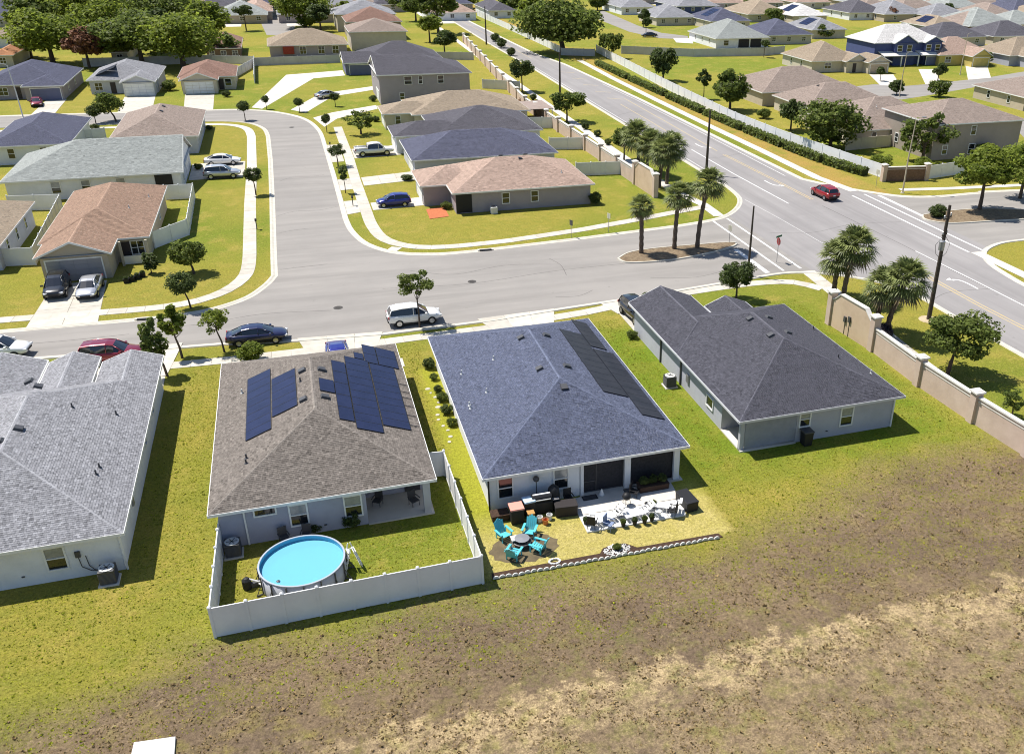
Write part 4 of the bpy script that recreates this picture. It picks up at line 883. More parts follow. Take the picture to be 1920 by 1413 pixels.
for x in (146.4, 149.2, 154.9, 157.6): hU.win('S', x, plane=207.2, z=4.1, w=1.5, h=1.6)
hU.gdoor('S', 156.4, plane=206.2, w=4.8, m=M_gd_navy)
q = MB()
for a, b in ((141, 151.4), (151.8, 159.8)): q.add([(a, 205.4, 2.6), (b, 205.4, 2.6), (b, 208.4, 3.4), (a, 208.4, 3.4), (a, 205.4, 2.45), (b, 205.4, 2.45), (b, 208.4, 3.2), (a, 208.4, 3.2)], [(0, 1, 2, 3), (4, 5, 1, 0), (1, 5, 6, 2), (0, 3, 7, 4), (7, 6, 5, 4)])
hU.fix(q.build('porch_roof', roofmat('white')[0], hU.t))
for x in (141.2, 146.2, 151.2): hU.fix(MB().box((x, 205.6, 1.25), (.25, .25, 2.5)).build('column', M_white, hU.t))
hV = house(HS, 'yellow house with pink-tan roof and yellow gabled garage beside the dark blue house', (156.5, 173, 204.5, 218), 'pink', 'yellow', lod=1, pitch=.52, wings=((163.5, 169.8, 200.6, 210, 'y', ('S',), .55, 2.6),))
hV.gdoor('S', 166.6, plane=201.02, w=4.6, m=wallmat('yellow')); hV.win('S', 159.6, z=1.4, w=1.8, cols=2)
hV3 = house(HS, 'house with pink-tan roof and blue-grey garage at the right edge of the far row', (174.5, 192, 200, 214), 'tan', 'bluegrey', lod=1, pitch=.52, wings=((177, 184, 196, 206, 'y', ('S',), .48, 2.6),))
hV3.gdoor('S', 180.5, plane=196.42, w=4.8, m=M_gd_navy)
hW = house(HS, 'house with brown roof at the right edge across the small street', (134.0, 152, 147.2, 163), 'mauve', 'tan', lod=1, pitch=.36)
hW.win('W', 152, z=1.5); hW.win('W', 158, z=1.5); hW.win('S', 140, z=1.5)
hX = house(HS, 'white house with pale green-grey roof and dark screened porch behind the grey fence', (114, 131, 247, 267), 'palegreen', 'white', lod=1, pitch=.48)
for y in (252, 257, 262): hX.win('W', y, z=1.6, w=.8, h=1.0)
for xa, xb in ((121.3, 124.6), (125.0, 128.4)): hX.fix(MB().box(((xa + xb) / 2, 247.38, 1.2), (xb - xa, .06, 2.2)).build('screen', M_screen, hX.t))
hX.win('S', 117.5, z=1.4, w=1.6)
NFAR = 0
def hp(label, pl, pr, py, depth, roof, wall, nm=HS, z=2.6, pitch=.46, axis=None, gables=(), lod=2, solar=None, wins=3, gd=None, wings=()):
    """a house whose front eave runs between two sight lines"""
    a = P(pl, py, z); b = P(pr, py, z); y0 = (a.y + b.y) / 2
    if axis == 'y': depth = max(depth, b.x - a.x + 3)
    h = house(nm, label, (a.x, b.x, y0, y0 + depth), roof, wall, ze=z, pitch=pitch, axis=axis, gables=gables, lod=lod, wings=wings)
    w = b.x - a.x
    for i in range(wins): h.win('S', a.x + w * (i + .6) / (wins + .2), z=z - 1.15, w=1.3, h=1.3, cols=2)
    if gd: h.gdoor('S', a.x + w * gd, w=4.6)
    if depth > 12: h.win('W', y0 + depth * .3, z=z - 1.1); h.win('W', y0 + depth * .65, z=z - 1.1)
    if solar:
        for i in range(3):
            for j in range(3):
                x0, x1, yy0, yy1 = h.rect; 
                if (axis or ('x' if (x1 - x0) >= (yy1 - yy0) else 'y')) == 'y': h.panel(solar, .25 + .2 * j, .44 + .2 * j, y0 + depth * .35 + i * 1.8, y0 + depth * .35 + i * 1.8 + 1.7, M_cellblue)
    return h
hp('house with grey roof and white walls at the far end of the small street', 1163, 1232, 14, 24, 'lightgrey', 'white', axis='x')
hp('house with grey roof and patio cover north of the pale green-grey roof', 1228, 1310, 33, 18, 'lightgrey', 'beige')
hp('house with grey roof and dark blue walls at the top edge', 1268, 1352, 12, 24, 'lightgrey', 'blue', wins=4)
hp('grey-roofed house with dark solar panels behind the pale green-grey roof', 1330, 1412, 40, 20, 'navy', 'beige', axis='y', solar='W')
hp('house with peach-beige roof behind the round bushes', 1400, 1487, 27, 22, 'tan', 'beige', wins=2)
hp('grey-roofed house with two dark screened openings beside the palm', 1432, 1530, 66, 18, 'navy', 'beige', gd=None)
hp('small beige house with dark solar panel and white garage', 1485, 1556, 30, 20, 'white', 'beige', axis='y', solar='W', gd=.35, wins=1)
hp('house with silver roof carrying bright blue solar panels', 1520, 1592, 56, 18, 'lightgrey', 'beige', axis='y', solar='W', wins=1)
hp('long house with dark grey roof near the top edge above the white roof', 1590, 1668, 24, 20, 'charcoal', 'white')
hp('house with pale grey-white roof left of the palm clump at the top', 1655, 1742, 27, 20, 'lightgrey', 'tan', wins=2)
hp('house with tan roof and lilac wall between the pale roofs', 1745, 1812, 51, 18, 'tan', 'mauve', solar='W', axis='y', wins=2)
hp('house with wide green-grey roof near the right top edge', 1812, 1922, 49, 22, 'palegreen', 'brown', wins=4)
hp('house with lilac-grey roof at the top right edge', 1800, 1902, 13, 26, 'mauve', 'white', wins=4)
hp('house with blue-grey roof and white eave cut by the right edge', 1893, 1990, 24, 22, 'navy', 'white')
hp('house with grey roof at the top edge right of the wide road', 915, 970, 20, 26, 'charcoal', 'white', wins=2)
# north-west, half hidden by big oaks
hp('house with rust roof beside the big oaks', 383, 452, 91, 22, 'redbrown', 'brown', wins=3)
hp('house with orange roof at the left edge', -20, 24, 104, 20, 'orange', 'beige', wins=1)
hp('house with grey-brown roof at the left edge under the top corner', -30, 32, 70, 26, 'tan', 'white', wins=2)
hp('house with pale roof at the top left corner', -10, 46, 20, 30, 'mauve', 'beige', wins=2)
hp('house with peach roof glimpsed between the oaks', 205, 240, 98, 20, 'pink', 'beige', wins=1)
hp('house with grey roof showing above the oaks', 128, 188, 40, 30, 'lightgrey', 'beige', wins=1)
hp('house with slate roof and dark porch above the oaks', 365, 440, 12, 30, 'charcoal', 'navygrey', wins=3)
hp('house with tan roof at the top edge left of the round tree', 452, 512, 22, 30, 'pink', 'beige', wins=2)
hp('house with pale lilac roof at the top edge behind the cul-de-sac', 620, 712, 8, 30, 'mauve', 'beige', wins=3)
ORD = ('first', 'second', 'third', 'fourth', 'fifth', 'sixth', 'seventh', 'eighth', 'ninth', 'tenth', 'eleventh', 'twelfth')
roofs_ = {'lightgrey': 'light grey', 'tan': 'tan', 'mauve': 'brown', 'charcoal': 'charcoal', 'navy': 'slate', 'palegreen': 'grey-green', 'pink': 'pink-tan'}; r2 = random.Random(5)
def pix(p):
    d = Vector(p) - Vector((0, 0, CAMH)); w = d.dot(vF); return CX + FPX * d.dot(vR) / w, CY - FPX * d.dot(vU) / w
def far_row(ys, xs, side, skip, step=23):
    for j, y in enumerate(ys):
        n = 0
        for i in range(14):
            x = xs + i * step + (j % 2) * 9 + r2.uniform(-2, 2); px, py = pix((x, y, 2))
            if px > 2040 or py < -45 or px < -60 or skip(px, py, j, x): continue
            w_ = r2.uniform(15, 19); dd = r2.uniform(15, 20); rf = r2.choice(list(roofs_)); 
            h = house(HS, '%s house from the left, %s-roofed, in the %s distant row at the top %s' % (ORD[n], roofs_[rf], ORD[j], side), (x - w_ / 2, x + w_ / 2, y, y + dd), rf, r2.choice(['white', 'beige', 'tan', 'mauve']), lod=2, pitch=.46); n += 1
            for k in range(3): h.win('S', x - w_ / 2 + w_ * (k + .6) / 3.2, z=1.5, w=1.4, h=1.3, cols=2)
            struct(MB().box((x - w_ * .2, y - 4, 0), (5.5, 8, .05)).build('driveway', M_concrete))
far_row((238, 268, 298, 328, 358, 388, 420, 452, 486), 104, 'right', lambda px, py, j, x: px < 1130 or (j == 0 and x < 178) or (j in (1, 2) and x < 215) or (j == 3 and x < 200) or (j == 4 and x < 168), 21)
far_row((332, 366, 402, 440), -122, 'left', lambda px, py, j, x: px > 860 or (j == 0 and 10 < x < 40), 22)
# small streets of the far neighbourhood
sheet('street', [[P2(1105, 30), P2(1180, 60), P2(1235, 72), P2(1290, 74), P2(1290, 68), P2(1240, 62), P2(1195, 48), P2(1130, 20)]], .006, M_asph)
sheet('street', [[P2(1560, 168), P2(1690, 187), P2(1735, 180), P2(1860, 158), P2(1960, 142), P2(1960, 128), P2(1850, 146), P2(1740, 158), P2(1690, 162), P2(1640, 158)]], .006, M_asph)
sheet('street', [[P2(1895, 232), P2(1960, 300), P2(1990, 290), P2(1925, 222)]], .006, M_asph)
sheet('street', [[P2(490, 45), P2(500, 66), P2(545, 68), P2(558, 40), P2(540, 22), P2(500, 24)]], .006, M_asph)
for q in ([P2(1630, 140), P2(1675, 140), P2(1690, 162), P2(1650, 160)], [P2(1722, 130), P2(1752, 130), P2(1765, 156), P2(1735, 158)], [P2(1810, 122), P2(1850, 120), P2(1858, 146), P2(1815, 150)], [P2(1262, 72), P2(1296, 72), P2(1300, 82), P2(1268, 80)]): sheet('driveway', [q], .012, M_concrete)
# ================================================================== WALLS AND FENCES
M_beige = mat('beige wall stucco', (0.56, 0.42, 0.29), .9, (0.48, 0.35, 0.24), .9, bump=.25, bscale=20, col3=(.60, .46, .33), scale3=.35)
M_pinkish = mat('pink-beige wall', (0.58, 0.455, 0.375), .9, (0.50, 0.385, 0.31), .8, bump=.25, bscale=20)
M_cap = mat('wall coping', (0.70, 0.67, 0.62), .8, (.6, .57, .52), 1.5)
def pilaster(par, x, y, h, w=.62):
    p = MB().box((x, y, h / 2), (w, w, h)).build('pilaster', M_pinkish, par)
    q = MB(); q.box((x, y, h + .06), (w + .2, w + .2, .12)); q.box((x, y, h + .17), (w + .1, w + .1, .12), taper=.55); q.build('cap', M_cap, p)
def wall_run(label, pts, h, mat_, tall=None):
    """pts: pilaster positions in order; panels and coping between them; tall: index of the arched sign panel"""
    t = thing('boundary_wall', label, 'wall')
    for i, (x, y) in enumerate(pts): pilaster(t, x, y, h + (1.0 if tall is not None and i in (tall, tall + 1) else .35))
    for i in range(len(pts) - 1):
        a = Vector((*pts[i], 0)); b = Vector((*pts[i + 1], 0)); d = (b - a); L = d.length; rz = math.atan2(d.y, d.x); m = (a + b) / 2; d.normalize(); n = Vector((-d.y, d.x, 0))
        if tall == i:
            k = 14; top = [h + .15 + .95 * math.sin(math.pi * min(1, max(0, (j / k)))) ** .5 * (.75 if j in (0, k) else 1) for j in range(k + 1)]
            top = [h + .45 + (.75 if 3 <= j <= k - 3 else (.35 if j in (2, k - 2) else 0)) for j in range(k + 1)]
            q = MB(); 
            for s in (-.16, .16): q.add([a + d * (L * j / k) + n * s + Vector((0, 0, z)) for j in range(k + 1) for z in (0, top[j])], [(2 * j, 2 * j + 2, 2 * j + 3, 2 * j + 1) for j in range(k)])
            q.add([a + d * (L * j / k) + n * s + Vector((0, 0, top[j])) for j in range(k + 1) for s in (-.16, .16)], [(2 * j, 2 * j + 2, 2 * j + 3, 2 * j + 1) for j in range(k)])
            p = q.build('sign_panel', M_beige, t)
            q = MB(); q.add([a + d * (L * j / k) + n * s + Vector((0, 0, top[j] + zz)) for j in range(k + 1) for s in (-.22, .22) for zz in (.005, .09)], [(4 * j + u, 4 * j + 4 + u, 4 * j + 4 + v, 4 * j + v) for j in range(k) for u, v in ((0, 2), (1, 3), (0, 1), (2, 3))])
            q.build('coping', M_cap, p)
        else:
            p = MB().box((m.x, m.y, h / 2), (L - .6, .22, h), rz).build('panel', mat_, t)
            MB().box((m.x, m.y, h + .06), (L - .62, .36, .12), rz).build('coping', M_cap, p)
            MB().box((m.x, m.y, h - .22), (L - .64, .27, .07), rz).build('moulding', M_cap, p)
    return t
wpts = [P2(1555, 607), P2(1634, 657), P2(1720, 722), P2(1821, 790), P2(1925, 856)]; dx = (wpts[4][0] - wpts[3][0], wpts[4][1] - wpts[3][1])
wpts += [(wpts[4][0] + .1, wpts[4][1] - 6.6), (wpts[4][0] + .15, wpts[4][1] - 13.2)]
wall_run('pink-beige boundary wall with pale coping and arched sign panel beside the charcoal-roofed house', wpts, 2.05, M_pinkish, tall=0)
f0 = Vector((*P2(1228, 370), 0)); f1 = Vector((*P2(1190, 345), 0)); f9 = Vector((*P2(985, 205), 0)); f10 = Vector((*P2(870, 80), 0)); fp = [f0, f1]
for i in range(1, 9): fp.append(f1.lerp(f9, i / 8))
for i in range(1, 12): fp.append(f9.lerp(f10, i / 11))
wall_run('long beige boundary wall running up the left side of the main road', [(p.x, p.y) for p in fp], 2.0, M_pinkish, tall=0)
# marks left on the sign panel
a = Vector((*wpts[0], 0)); b = Vector((*wpts[1], 0)); d = (b - a).normalized(); n = Vector((d.y, -d.x, 0)) * (1 if d.y < 0 else -1)
n = Vector((-1, 0, 0))
for k, (u, h_) in enumerate(((2.35, .95), (2.95, 1.15))):
    p = a + d * u + n * .22; t = thing('wall_box', ('dark meter box with conduit, nearer the taller post, on the arched sign panel', 'dark meter box with conduit, nearer the low wall, on the arched sign panel')[k], 'meter box', (p.x, p.y, 0))
    MB().box((0, 0, h_ + .45), (.14, .3, .5)).build('box', M_dark, t); MB().tube([(0.05, 0, .0), (0.05, 0, h_ + .2)], .035, 6).build('conduit', M_dark, t)

def fence(label, pts, h=1.83, step=2.4, m=M_vinyl, counts=None, cap=True):
    t = thing('vinyl_fence', label, 'fence', (*pts[0], 0)); o = Vector((*pts[0], 0)); posts = []
    for i in range(len(pts) - 1):
        a = Vector((*pts[i], 0)) - o; b = Vector((*pts[i + 1], 0)) - o; L = (b - a).length; n = counts[i] if counts else max(1, round(L / step)); rz = math.atan2(b.y - a.y, b.x - a.x)
        pm = None
        q = MB(); q.box((0, 0, h / 2 + .02), (L / n - .12, .04, h - .2)); q.box((0, 0, .1), (L / n - .12, .06, .14)); q.box((0, 0, h - .07), (L / n - .12, .06, .14)); pm = q.mesh('panel', m)
        for k in range(n + (1 if i == len(pts) - 2 else 0)): posts.append(a.lerp(b, k / n))
        for k in range(n): c = a.lerp(b, (k + .5) / n); link('panel', pm, t, c, rz)
    q = MB(); q.box((0, 0, h / 2 + .03), (.13, .13, h + .06)); q.box((0, 0, h + .09), (.17, .17, .06), taper=.5); pm = q.mesh('post', m)
    for p in posts: link('post', pm, t, p)
    return t
fence('white vinyl privacy fence enclosing the pool yard', [(-6.85, 47.4), (-7.0, 39.05), (6.4, 39.15), (6.25, 50.4), (4.75, 50.55)], counts=[5, 8, 6, 1])
# around the rust-roofed house
fence('white vinyl fence along the left side of the rust-roofed house', [P2(0, 500), P2(68, 497)] + [P2(118, 393)] , step=2.4)
fence('white vinyl fence behind the rust-roofed house', [P2(118, 393), P2(20, 396)], step=2.4)
fence('white vinyl fence boxing in the yard right of the rust-roofed house', [(-15.6, 103.6), P2(355, 441), P2(366, 372), P2(312, 375)], step=2.2)
M_fgrey = mat('grey weathered vinyl', (0.55, 0.54, 0.52), .6, (.47, .46, .44), .7)
fence('white fence from the pink-tan corner house to the boundary wall', [P2(1080, 330), P2(1163, 327)], m=M_vinyl)
fence('white fence behind the slate-blue roof up to the boundary wall', [P2(1030, 281), P2(1100, 280)], m=M_vinyl)
fence('white fence behind the third house up to the boundary wall', [P2(985, 241), P2(1048, 240)], m=M_vinyl)
fence('pale fence behind the tan-roofed house up to the boundary wall', [P2(905, 166), P2(975, 170)], m=M_vinyl)
fence('long pale fence across the back of the far green lot', [P2(418, 160), P2(480, 124), P2(638, 118)], m=M_fgrey, step=3)
fence('pale fence behind the dark-roofed house by the two-storey house', [P2(820, 112), P2(888, 113)], m=M_fgrey, step=3)
fence('white vinyl fence along the hedge on the far side of the main road', [(78.9, 246), (77.2, 215), (75.6, 190), (74.6, 168), (74.0, 150), (74.6, 136), (76.3, 119), (77.6, 109.3)], step=4.0, h=1.9)
fence('white vinyl fence below the taupe two-storey house', [P2(1740, 336), P2(1830, 322), P2(1920, 300)], step=2.4, h=1.9)
fence('long grey fence along the back of the big green lot', [P2(1165, 101), P2(1300, 107), P2(1432, 105), P2(1470, 101)], m=M_fgrey, step=4, h=2.0)
fence('white fence along the far stretch of the main road', [P2(895, 30), P2(985, 70), P2(1050, 100)], step=4, h=1.8)
fence('pale fence across the end of the hedge row', [P2(1052, 104), P2(1115, 106)], m=M_fgrey, step=3, h=1.8)
t = wall_run('low brown brick entrance wall behind the corner light pole', [P2(1655, 340), P2(1735, 338)], 1.9, mat('brown brick', (0.22, 0.13, 0.09), .9, (.15, .09, .06), 4))
fence('beige fence between the fence trees and the taupe two-storey house', [P2(1585, 283), P2(1668, 275)], m=wallmat('beige'), step=3)

fence('grey fence along the back of the far row below the oaks', [P2(158, 126), P2(232, 124), P2(330, 121), P2(400, 119)], m=M_fgrey, step=4, h=1.9)
fence('white yard fence right of the red-brown roof house', [P2(400, 119), P2(478, 121), P2(478, 157)], m=M_vinyl, step=3, h=1.8)
fence('white fence beside the slate-blue hip roof at the left', [P2(150, 268), P2(200, 262)], m=M_vinyl, step=2.4)
# ================================================================== TREES AND PLANTS
def sph(r=1.0):
    while True:
        v = Vector((rng.uniform(-1, 1), rng.uniform(-1, 1), rng.uniform(-1, 1)))
        if .05 < v.length < 1: return v.normalized() * r
def leaf_cloud(q, centre, rad, n, size, flat=.8, shell=.55):
    """n leaf-sized faces spread through an ellipsoidal clump"""
    c = Vector(centre)
    for _ in range(n):
        d = sph(); r = shell + (1 - shell) * rng.random() ** .7; p = c + Vector((d.x * rad[0], d.y * rad[1], d.z * rad[2])) * r
        nrm = (d * .7 + sph(.8) + Vector((0, 0, .35))).normalized(); a = nrm.cross(sph()).normalized(); b = nrm.cross(a); s = size * rng.uniform(.6, 1.35)
        a *= s * .5; b *= s * .5 * flat
        t = min(1, max(0, .5 + rng.gauss(0, .22)))
        q.add([p - a - b * .5, p + a * .2 - b, p + a + b * .4, p - a * .3 + b], [(0, 1, 2, 3)], 0, t)
PROTO = {}
def crown_mesh(kind, seed, m):
    key = (kind, seed, m.name)
    if key in PROTO: return PROTO[key]
    q = MB()
    cfg = {'oak': (30, 105, .15, 1, .82), 'oaknear': (38, 190, .10, 1, .88), 'bigoak': (60, 120, .085, 1, .7), 'round': (44, 90, .12, 1, .98), 'airy': (34, 62, .115, 1, .98), 'slim': (18, 80, .17, .6, 1.3)}[kind]
    nc, nl, ls, rx, rz = cfg
    for i in range(nc):
        d = sph(); d.z = d.z * .8 + .12; k = rng.uniform(.5, .95) if kind != 'airy' else rng.uniform(.35, .95)
        if kind == 'round': k = rng.uniform(.62, .76)
        c = (d.x * k * rx, d.y * k * rx, d.z * k * rz); r = rng.uniform(.17, .42) if kind != 'airy' else rng.uniform(.15, .28)
        leaf_cloud(q, c, (r * rx * 1.1, r * rx * 1.1, r * .85), nl, ls)
    leaf_cloud(q, (0, 0, 0), (.6 * rx, .6 * rx, .55 * rz), nl // 2, ls, shell=.2)
    PROTO[key] = q.mesh('crown', m); return PROTO[key]
def mpp(p): return (p - Vector((0, 0, CAMH))).dot(vF) / FPX
def tree(label, px, py, cy, r, kind='oak', m=M_leaf, cxp=None, sq=1.0, trunk_r=None, group=None, name='tree', bark=M_bark, lean=True, wide=1.0):
    """base pixel, crown-centre row, crown radius in photo pixels -> a tree of that real size standing there"""
    b = P(px, py); k = mpp(b); R_ = r * k * 1.04; zc = max((py - cy) * k / .9, R_ * .5)
    dx = ((cxp if cxp is not None else px) - px) * k
    t = thing(name, label, 'tree', b, 0, group); rot = rng.uniform(0, 6.28)
    link('crown', crown_mesh(kind, rng.randint(0, 2), m), t, (dx * .95, -dx * .3, zc), rot, (R_ * wide * rng.uniform(.9, 1.14), R_ * wide * rng.uniform(.9, 1.14), R_ * sq * rng.uniform(.94, 1.08)))
    tr = trunk_r or max(.05, R_ * .06); q = MB(); top = Vector((dx * .9, -dx * .28, zc - R_ * sq * .25))
    q.tube([(0, 0, -.05), (dx * .2 + .02, 0, top.z * .4), (dx * .6 - .02, .03, top.z * .75), tuple(top)], [tr * 1.25, tr, tr * .8, tr * .55], 8)
    for i in range(5):
        d = sph(); d.z = abs(d.z) * .6 + .35; d.normalize(); s0 = Vector((dx * .6, 0, top.z * rng.uniform(.7, .98))); e = s0 + d * R_ * rng.uniform(.45, .75)
        q.tube([s0, (s0 + e) / 2 + Vector((0, 0, -.04 * R_)), e], [tr * .45, tr * .3, tr * .1], 5)
    q.build('trunk', bark, t); return t
def shrub(label, px, py, r, m=M_leafd, sq=.8, group=None, name='shrub', kind='round', cat='shrub'):
    b = P(px, py); R_ = r * mpp(b); t = thing(name, label, cat, b, 0, group)
    link('foliage', crown_mesh(kind, rng.randint(0, 2), m), t, (0, 0, R_ * sq * .8), rng.uniform(0, 6), (R_, R_, R_ * sq))
    q = MB()
    for i in range(4): a = i * 1.6 + rng.random(); q.tube([(0, 0, -.03), (math.cos(a) * R_ * .35, math.sin(a) * R_ * .35, R_ * sq * .8)], [.035, .015], 5)
    q.build('stem', M_bark, t); return t

def palm_mesh(seed, m, md):
    key = ('palm', seed, m.name)
    if key in PROTO: return PROTO[key]
    q = MB(); n = 60
    for i in range(n):
        az = i * 2.39996 + rng.uniform(-.2, .2); f = i / n; el = math.radians(80 - 130 * f + rng.uniform(-8, 8)); dead = f > .9
        L = rng.uniform(.42, .58); d = Vector((math.cos(az) * math.cos(el), math.sin(az) * math.cos(el), math.sin(el))); side = d.cross(Vector((0, 0, 1))).normalized()
        up = side.cross(d).normalized(); base = d * .06; hub = d * L - Vector((0, 0, .05))
        q.tube([base, d * L * .55 + Vector((0, 0, .02)), hub], [.014, .011, .008], 4, 1 if dead else 0, .4)
        nb = 13; tb = rng.uniform(.25, .8)
        for j in range(nb):
            a = math.radians(-78 + 156 * j / (nb - 1)); w = math.cos(a * .85)
            dr = (d * math.cos(a) + side * math.sin(a) + up * rng.uniform(-.08, .12)).normalized(); l = (.30 + .24 * w) * rng.uniform(.85, 1.1)
            mid = hub + dr * l * .55 + up * .02; tip = hub + dr * l - Vector((0, 0, .10 + .06 * rng.random())); wd = dr.cross(up).normalized() * .03
            q.add([hub - wd * .3, hub + wd * .3, mid + wd, mid - wd, tip], [(0, 1, 2, 3), (3, 2, 4)], 1 if dead else 0, min(1, max(0, tb + rng.uniform(-.2, .2))))
    PROTO[key] = q.mesh('fronds', [m, md]); return PROTO[key]
def palm(label, px, py, cy, r, cxp=None, group=None, boots=True):
    b = P(px, py); k = mpp(b); R_ = r * k * 1.06; zc = (py - cy) * k / .9; dx = ((cxp if cxp is not None else px) - px) * k
    t = thing('palm_tree', label, 'palm', b, 0, group)
    link('crown', palm_mesh(rng.randint(0, 3), M_frond, M_frondd), t, (dx * .95, -dx * .3, zc), rng.uniform(0, 6), (R_, R_, R_))
    q = MB(); pts = []; rad = []
    for i in range(15):
        f = i / 14; pts.append((dx * .95 * f * f, -dx * .3 * f * f, zc * f - .05)); rad.append((.24 if i % 2 else .2) * (1.15 - .2 * f))
    q.tube(pts, rad, 9)
    if boots:
        for i in range(30):
            f = rng.uniform(.72, 1); a = rng.uniform(0, 6.28); c = Vector((dx * .95 * f * f, -dx * .3 * f * f, zc * f)); o = Vector((math.cos(a), math.sin(a), 0))
            q.tube([c + o * .14, c + o * .32 + Vector((0, 0, .22))], [.05, .03], 4)
    q.build('trunk', M_palmtrunk, t); return t

# front row street trees
tree('slim young tree with sparse leaves beside the pale grey roof', 314, 705, 645, 34, 'slim', M_leaf, cxp=300, wide=1.1)
tree('slim young tree at the kerb, the middle one of three left of the navy car', 342, 671, 612, 32, 'slim', M_leafy, cxp=335, wide=1.05)
tree('small tree with drooping feathery crown just left of the navy car', 421, 660, 604, 26, 'airy', M_leafy, cxp=412, sq=1.1)
shrub('low leafy shrub on the verge in front of the navy car', 472, 676, 26, M_leafy, .85)
tree('young oak with thin trunk standing in front of the white SUV', 787, 613, 538, 31, 'airy', M_leaf, sq=1.05, trunk_r=.07)
tree('small dense tree on the verge behind the charcoal roof', 1380, 560, 520, 28, 'oaknear', M_leafd, sq=1.15)
tree('broad bushy tree on the grass outside the pink-beige wall', 1776, 702, 632, 55, 'oaknear', M_leaf, cxp=1790, sq=.95)
tree('small thin shrub-like tree by the right edge outside the wall', 1896, 782, 752, 22, 'airy', M_leaf)
tree('ball-clipped tree on the lawn of the rust-roofed house, farther from the street', 364, 513, 478, 33, 'round', M_leaf, cxp=358, sq=.9)
tree('ball-clipped tree at the pavement of the rust-roofed house, nearer the street', 358, 578, 534, 26, 'round', M_leafd, cxp=350, sq=.95)
tree('small pointed evergreen beside the porch of the rust-roofed house', 284, 512, 492, 15, 'slim', M_leafd, wide=1.5)
tree('clipped round street tree on the verge left of the side street', 480, 366, 331, 17, 'round', M_leafd)
tree('round tree on the pavement before the brown-mauve hip roof', 218, 228, 200, 24, 'round', M_leaf, cxp=208)
tree('dark round tree beside the brown-mauve hip roof', 180, 232, 212, 13, 'round', M_leafd)
tree('small dark tree at the inside of the street bend', 460, 226, 203, 12, 'round', M_leafd)
# verge of the side street, right
tree('dark clipped tree at the start of the right pavement near the street bend', 613, 248, 226, 10, 'round', M_leafd)
tree('sparse street tree beside the white pickup', 634, 312, 287, 17, 'airy', M_leafd)
tree('dark street tree with thin trunk opposite the slate-blue roof', 648, 362, 330, 10, 'slim', M_leafd, wide=1.4)
tree('spreading low tree on the lawn in front of the tan-roofed house', 677, 252, 230, 27, 'airy', M_leaf, sq=.75)
tree('small dark tree beside the far driveway, at its left', 500, 205, 189, 8, 'round', M_leafd); tree('small dark tree between the two far driveways', 562, 210, 194, 9, 'round', M_leafd)
tree('small dark tree behind the silver car', 629, 200, 184, 9, 'round', M_leafd)
shrub('round bush at the porch of the third house up the side street', 705, 228, 8); shrub('small dark bush beside the slate-blue roof house', 765, 288, 8); shrub('dark hedge bush on the driveway of the slate-blue roof house', 763, 338, 13, sq=.5)
shrub('dark bush at the rear corner of the pink-tan corner house', 1116, 383, 13, sq=1.1)
shrub('green bush beside the orange paving of the corner house', 838, 392, 11, M_leaf)
# along the boundary wall
tree('pointed dark tree beside the boundary wall, halfway up the main road', 979, 172, 135, 20, 'oak', M_leafd, sq=1.1)
tree('round tree beside the boundary wall below the tall pole', 1063, 228, 195, 26, 'oak', M_leaf, sq=.85)
for i, (x, y, r) in enumerate(((940, 90, 11), (958, 105, 9), (928, 78, 9), (1000, 188, 7), (1098, 243, 8), (1120, 256, 8), (1140, 272, 7))):
    shrub(('dark shrub at the wall, the nearest below the far pole', 'dark shrub at the wall, left of the pointed tree', 'dark shrub at the wall, the farthest one', 'small shrub at the wall foot below the pointed tree', 'small round shrub at the wall, first before the palm clump', 'small round shrub at the wall, second before the palm clump', 'small round shrub touching the palm clump')[i], x, y, r, sq=1.0)
tree('oak mixed into the palm clump at the wall end', 1170, 300, 262, 24, 'oak', M_leaf)
for i, (x, y, c, r, cx_) in enumerate(((1197, 322, 262, 34, 1192), (1212, 330, 276, 32, 1218), (1236, 352, 290, 36, 1244), (1250, 345, 282, 32, 1258))):
    palm(('leftmost palm of the clump at the end of the boundary wall', 'second palm from the left in the clump at the wall end', 'third palm from the left in the clump at the wall end', 'rightmost palm of the clump at the wall end')[i], x, y, c, r, cx_)
for i, (x, y, c, r, cx_) in enumerate(((1202, 476, 394, 27, 1200), (1264, 468, 376, 32, 1268), (1307, 466, 354, 35, 1322))):
    palm(('shortest palm on the street median, leftmost of three', 'middle palm of the three on the street median', 'tallest palm on the street median, nearest the crosswalk')[i], x, y, c, r, cx_)
for i, (x, y, c, r, cx_) in enumerate(((1562, 556, 486, 42, 1562), (1580, 562, 468, 46, 1590), (1640, 622, 540, 44, 1646), (1660, 632, 530, 50, 1682))):
    palm(('left palm of the pair behind the arched sign panel', 'right palm of the pair behind the arched sign panel', 'left palm of the pair behind the low wall end post', 'right palm of the pair, just beyond the low wall end post')[i], x, y, c, r, cx_)
shrub('purple-grey bush under the palms behind the wall post', 1656, 634, 18, mat('grey purple leaves', (0.06, 0.05, 0.065), .7, (.04, .035, .05), 2, tint=.4), 1.0)
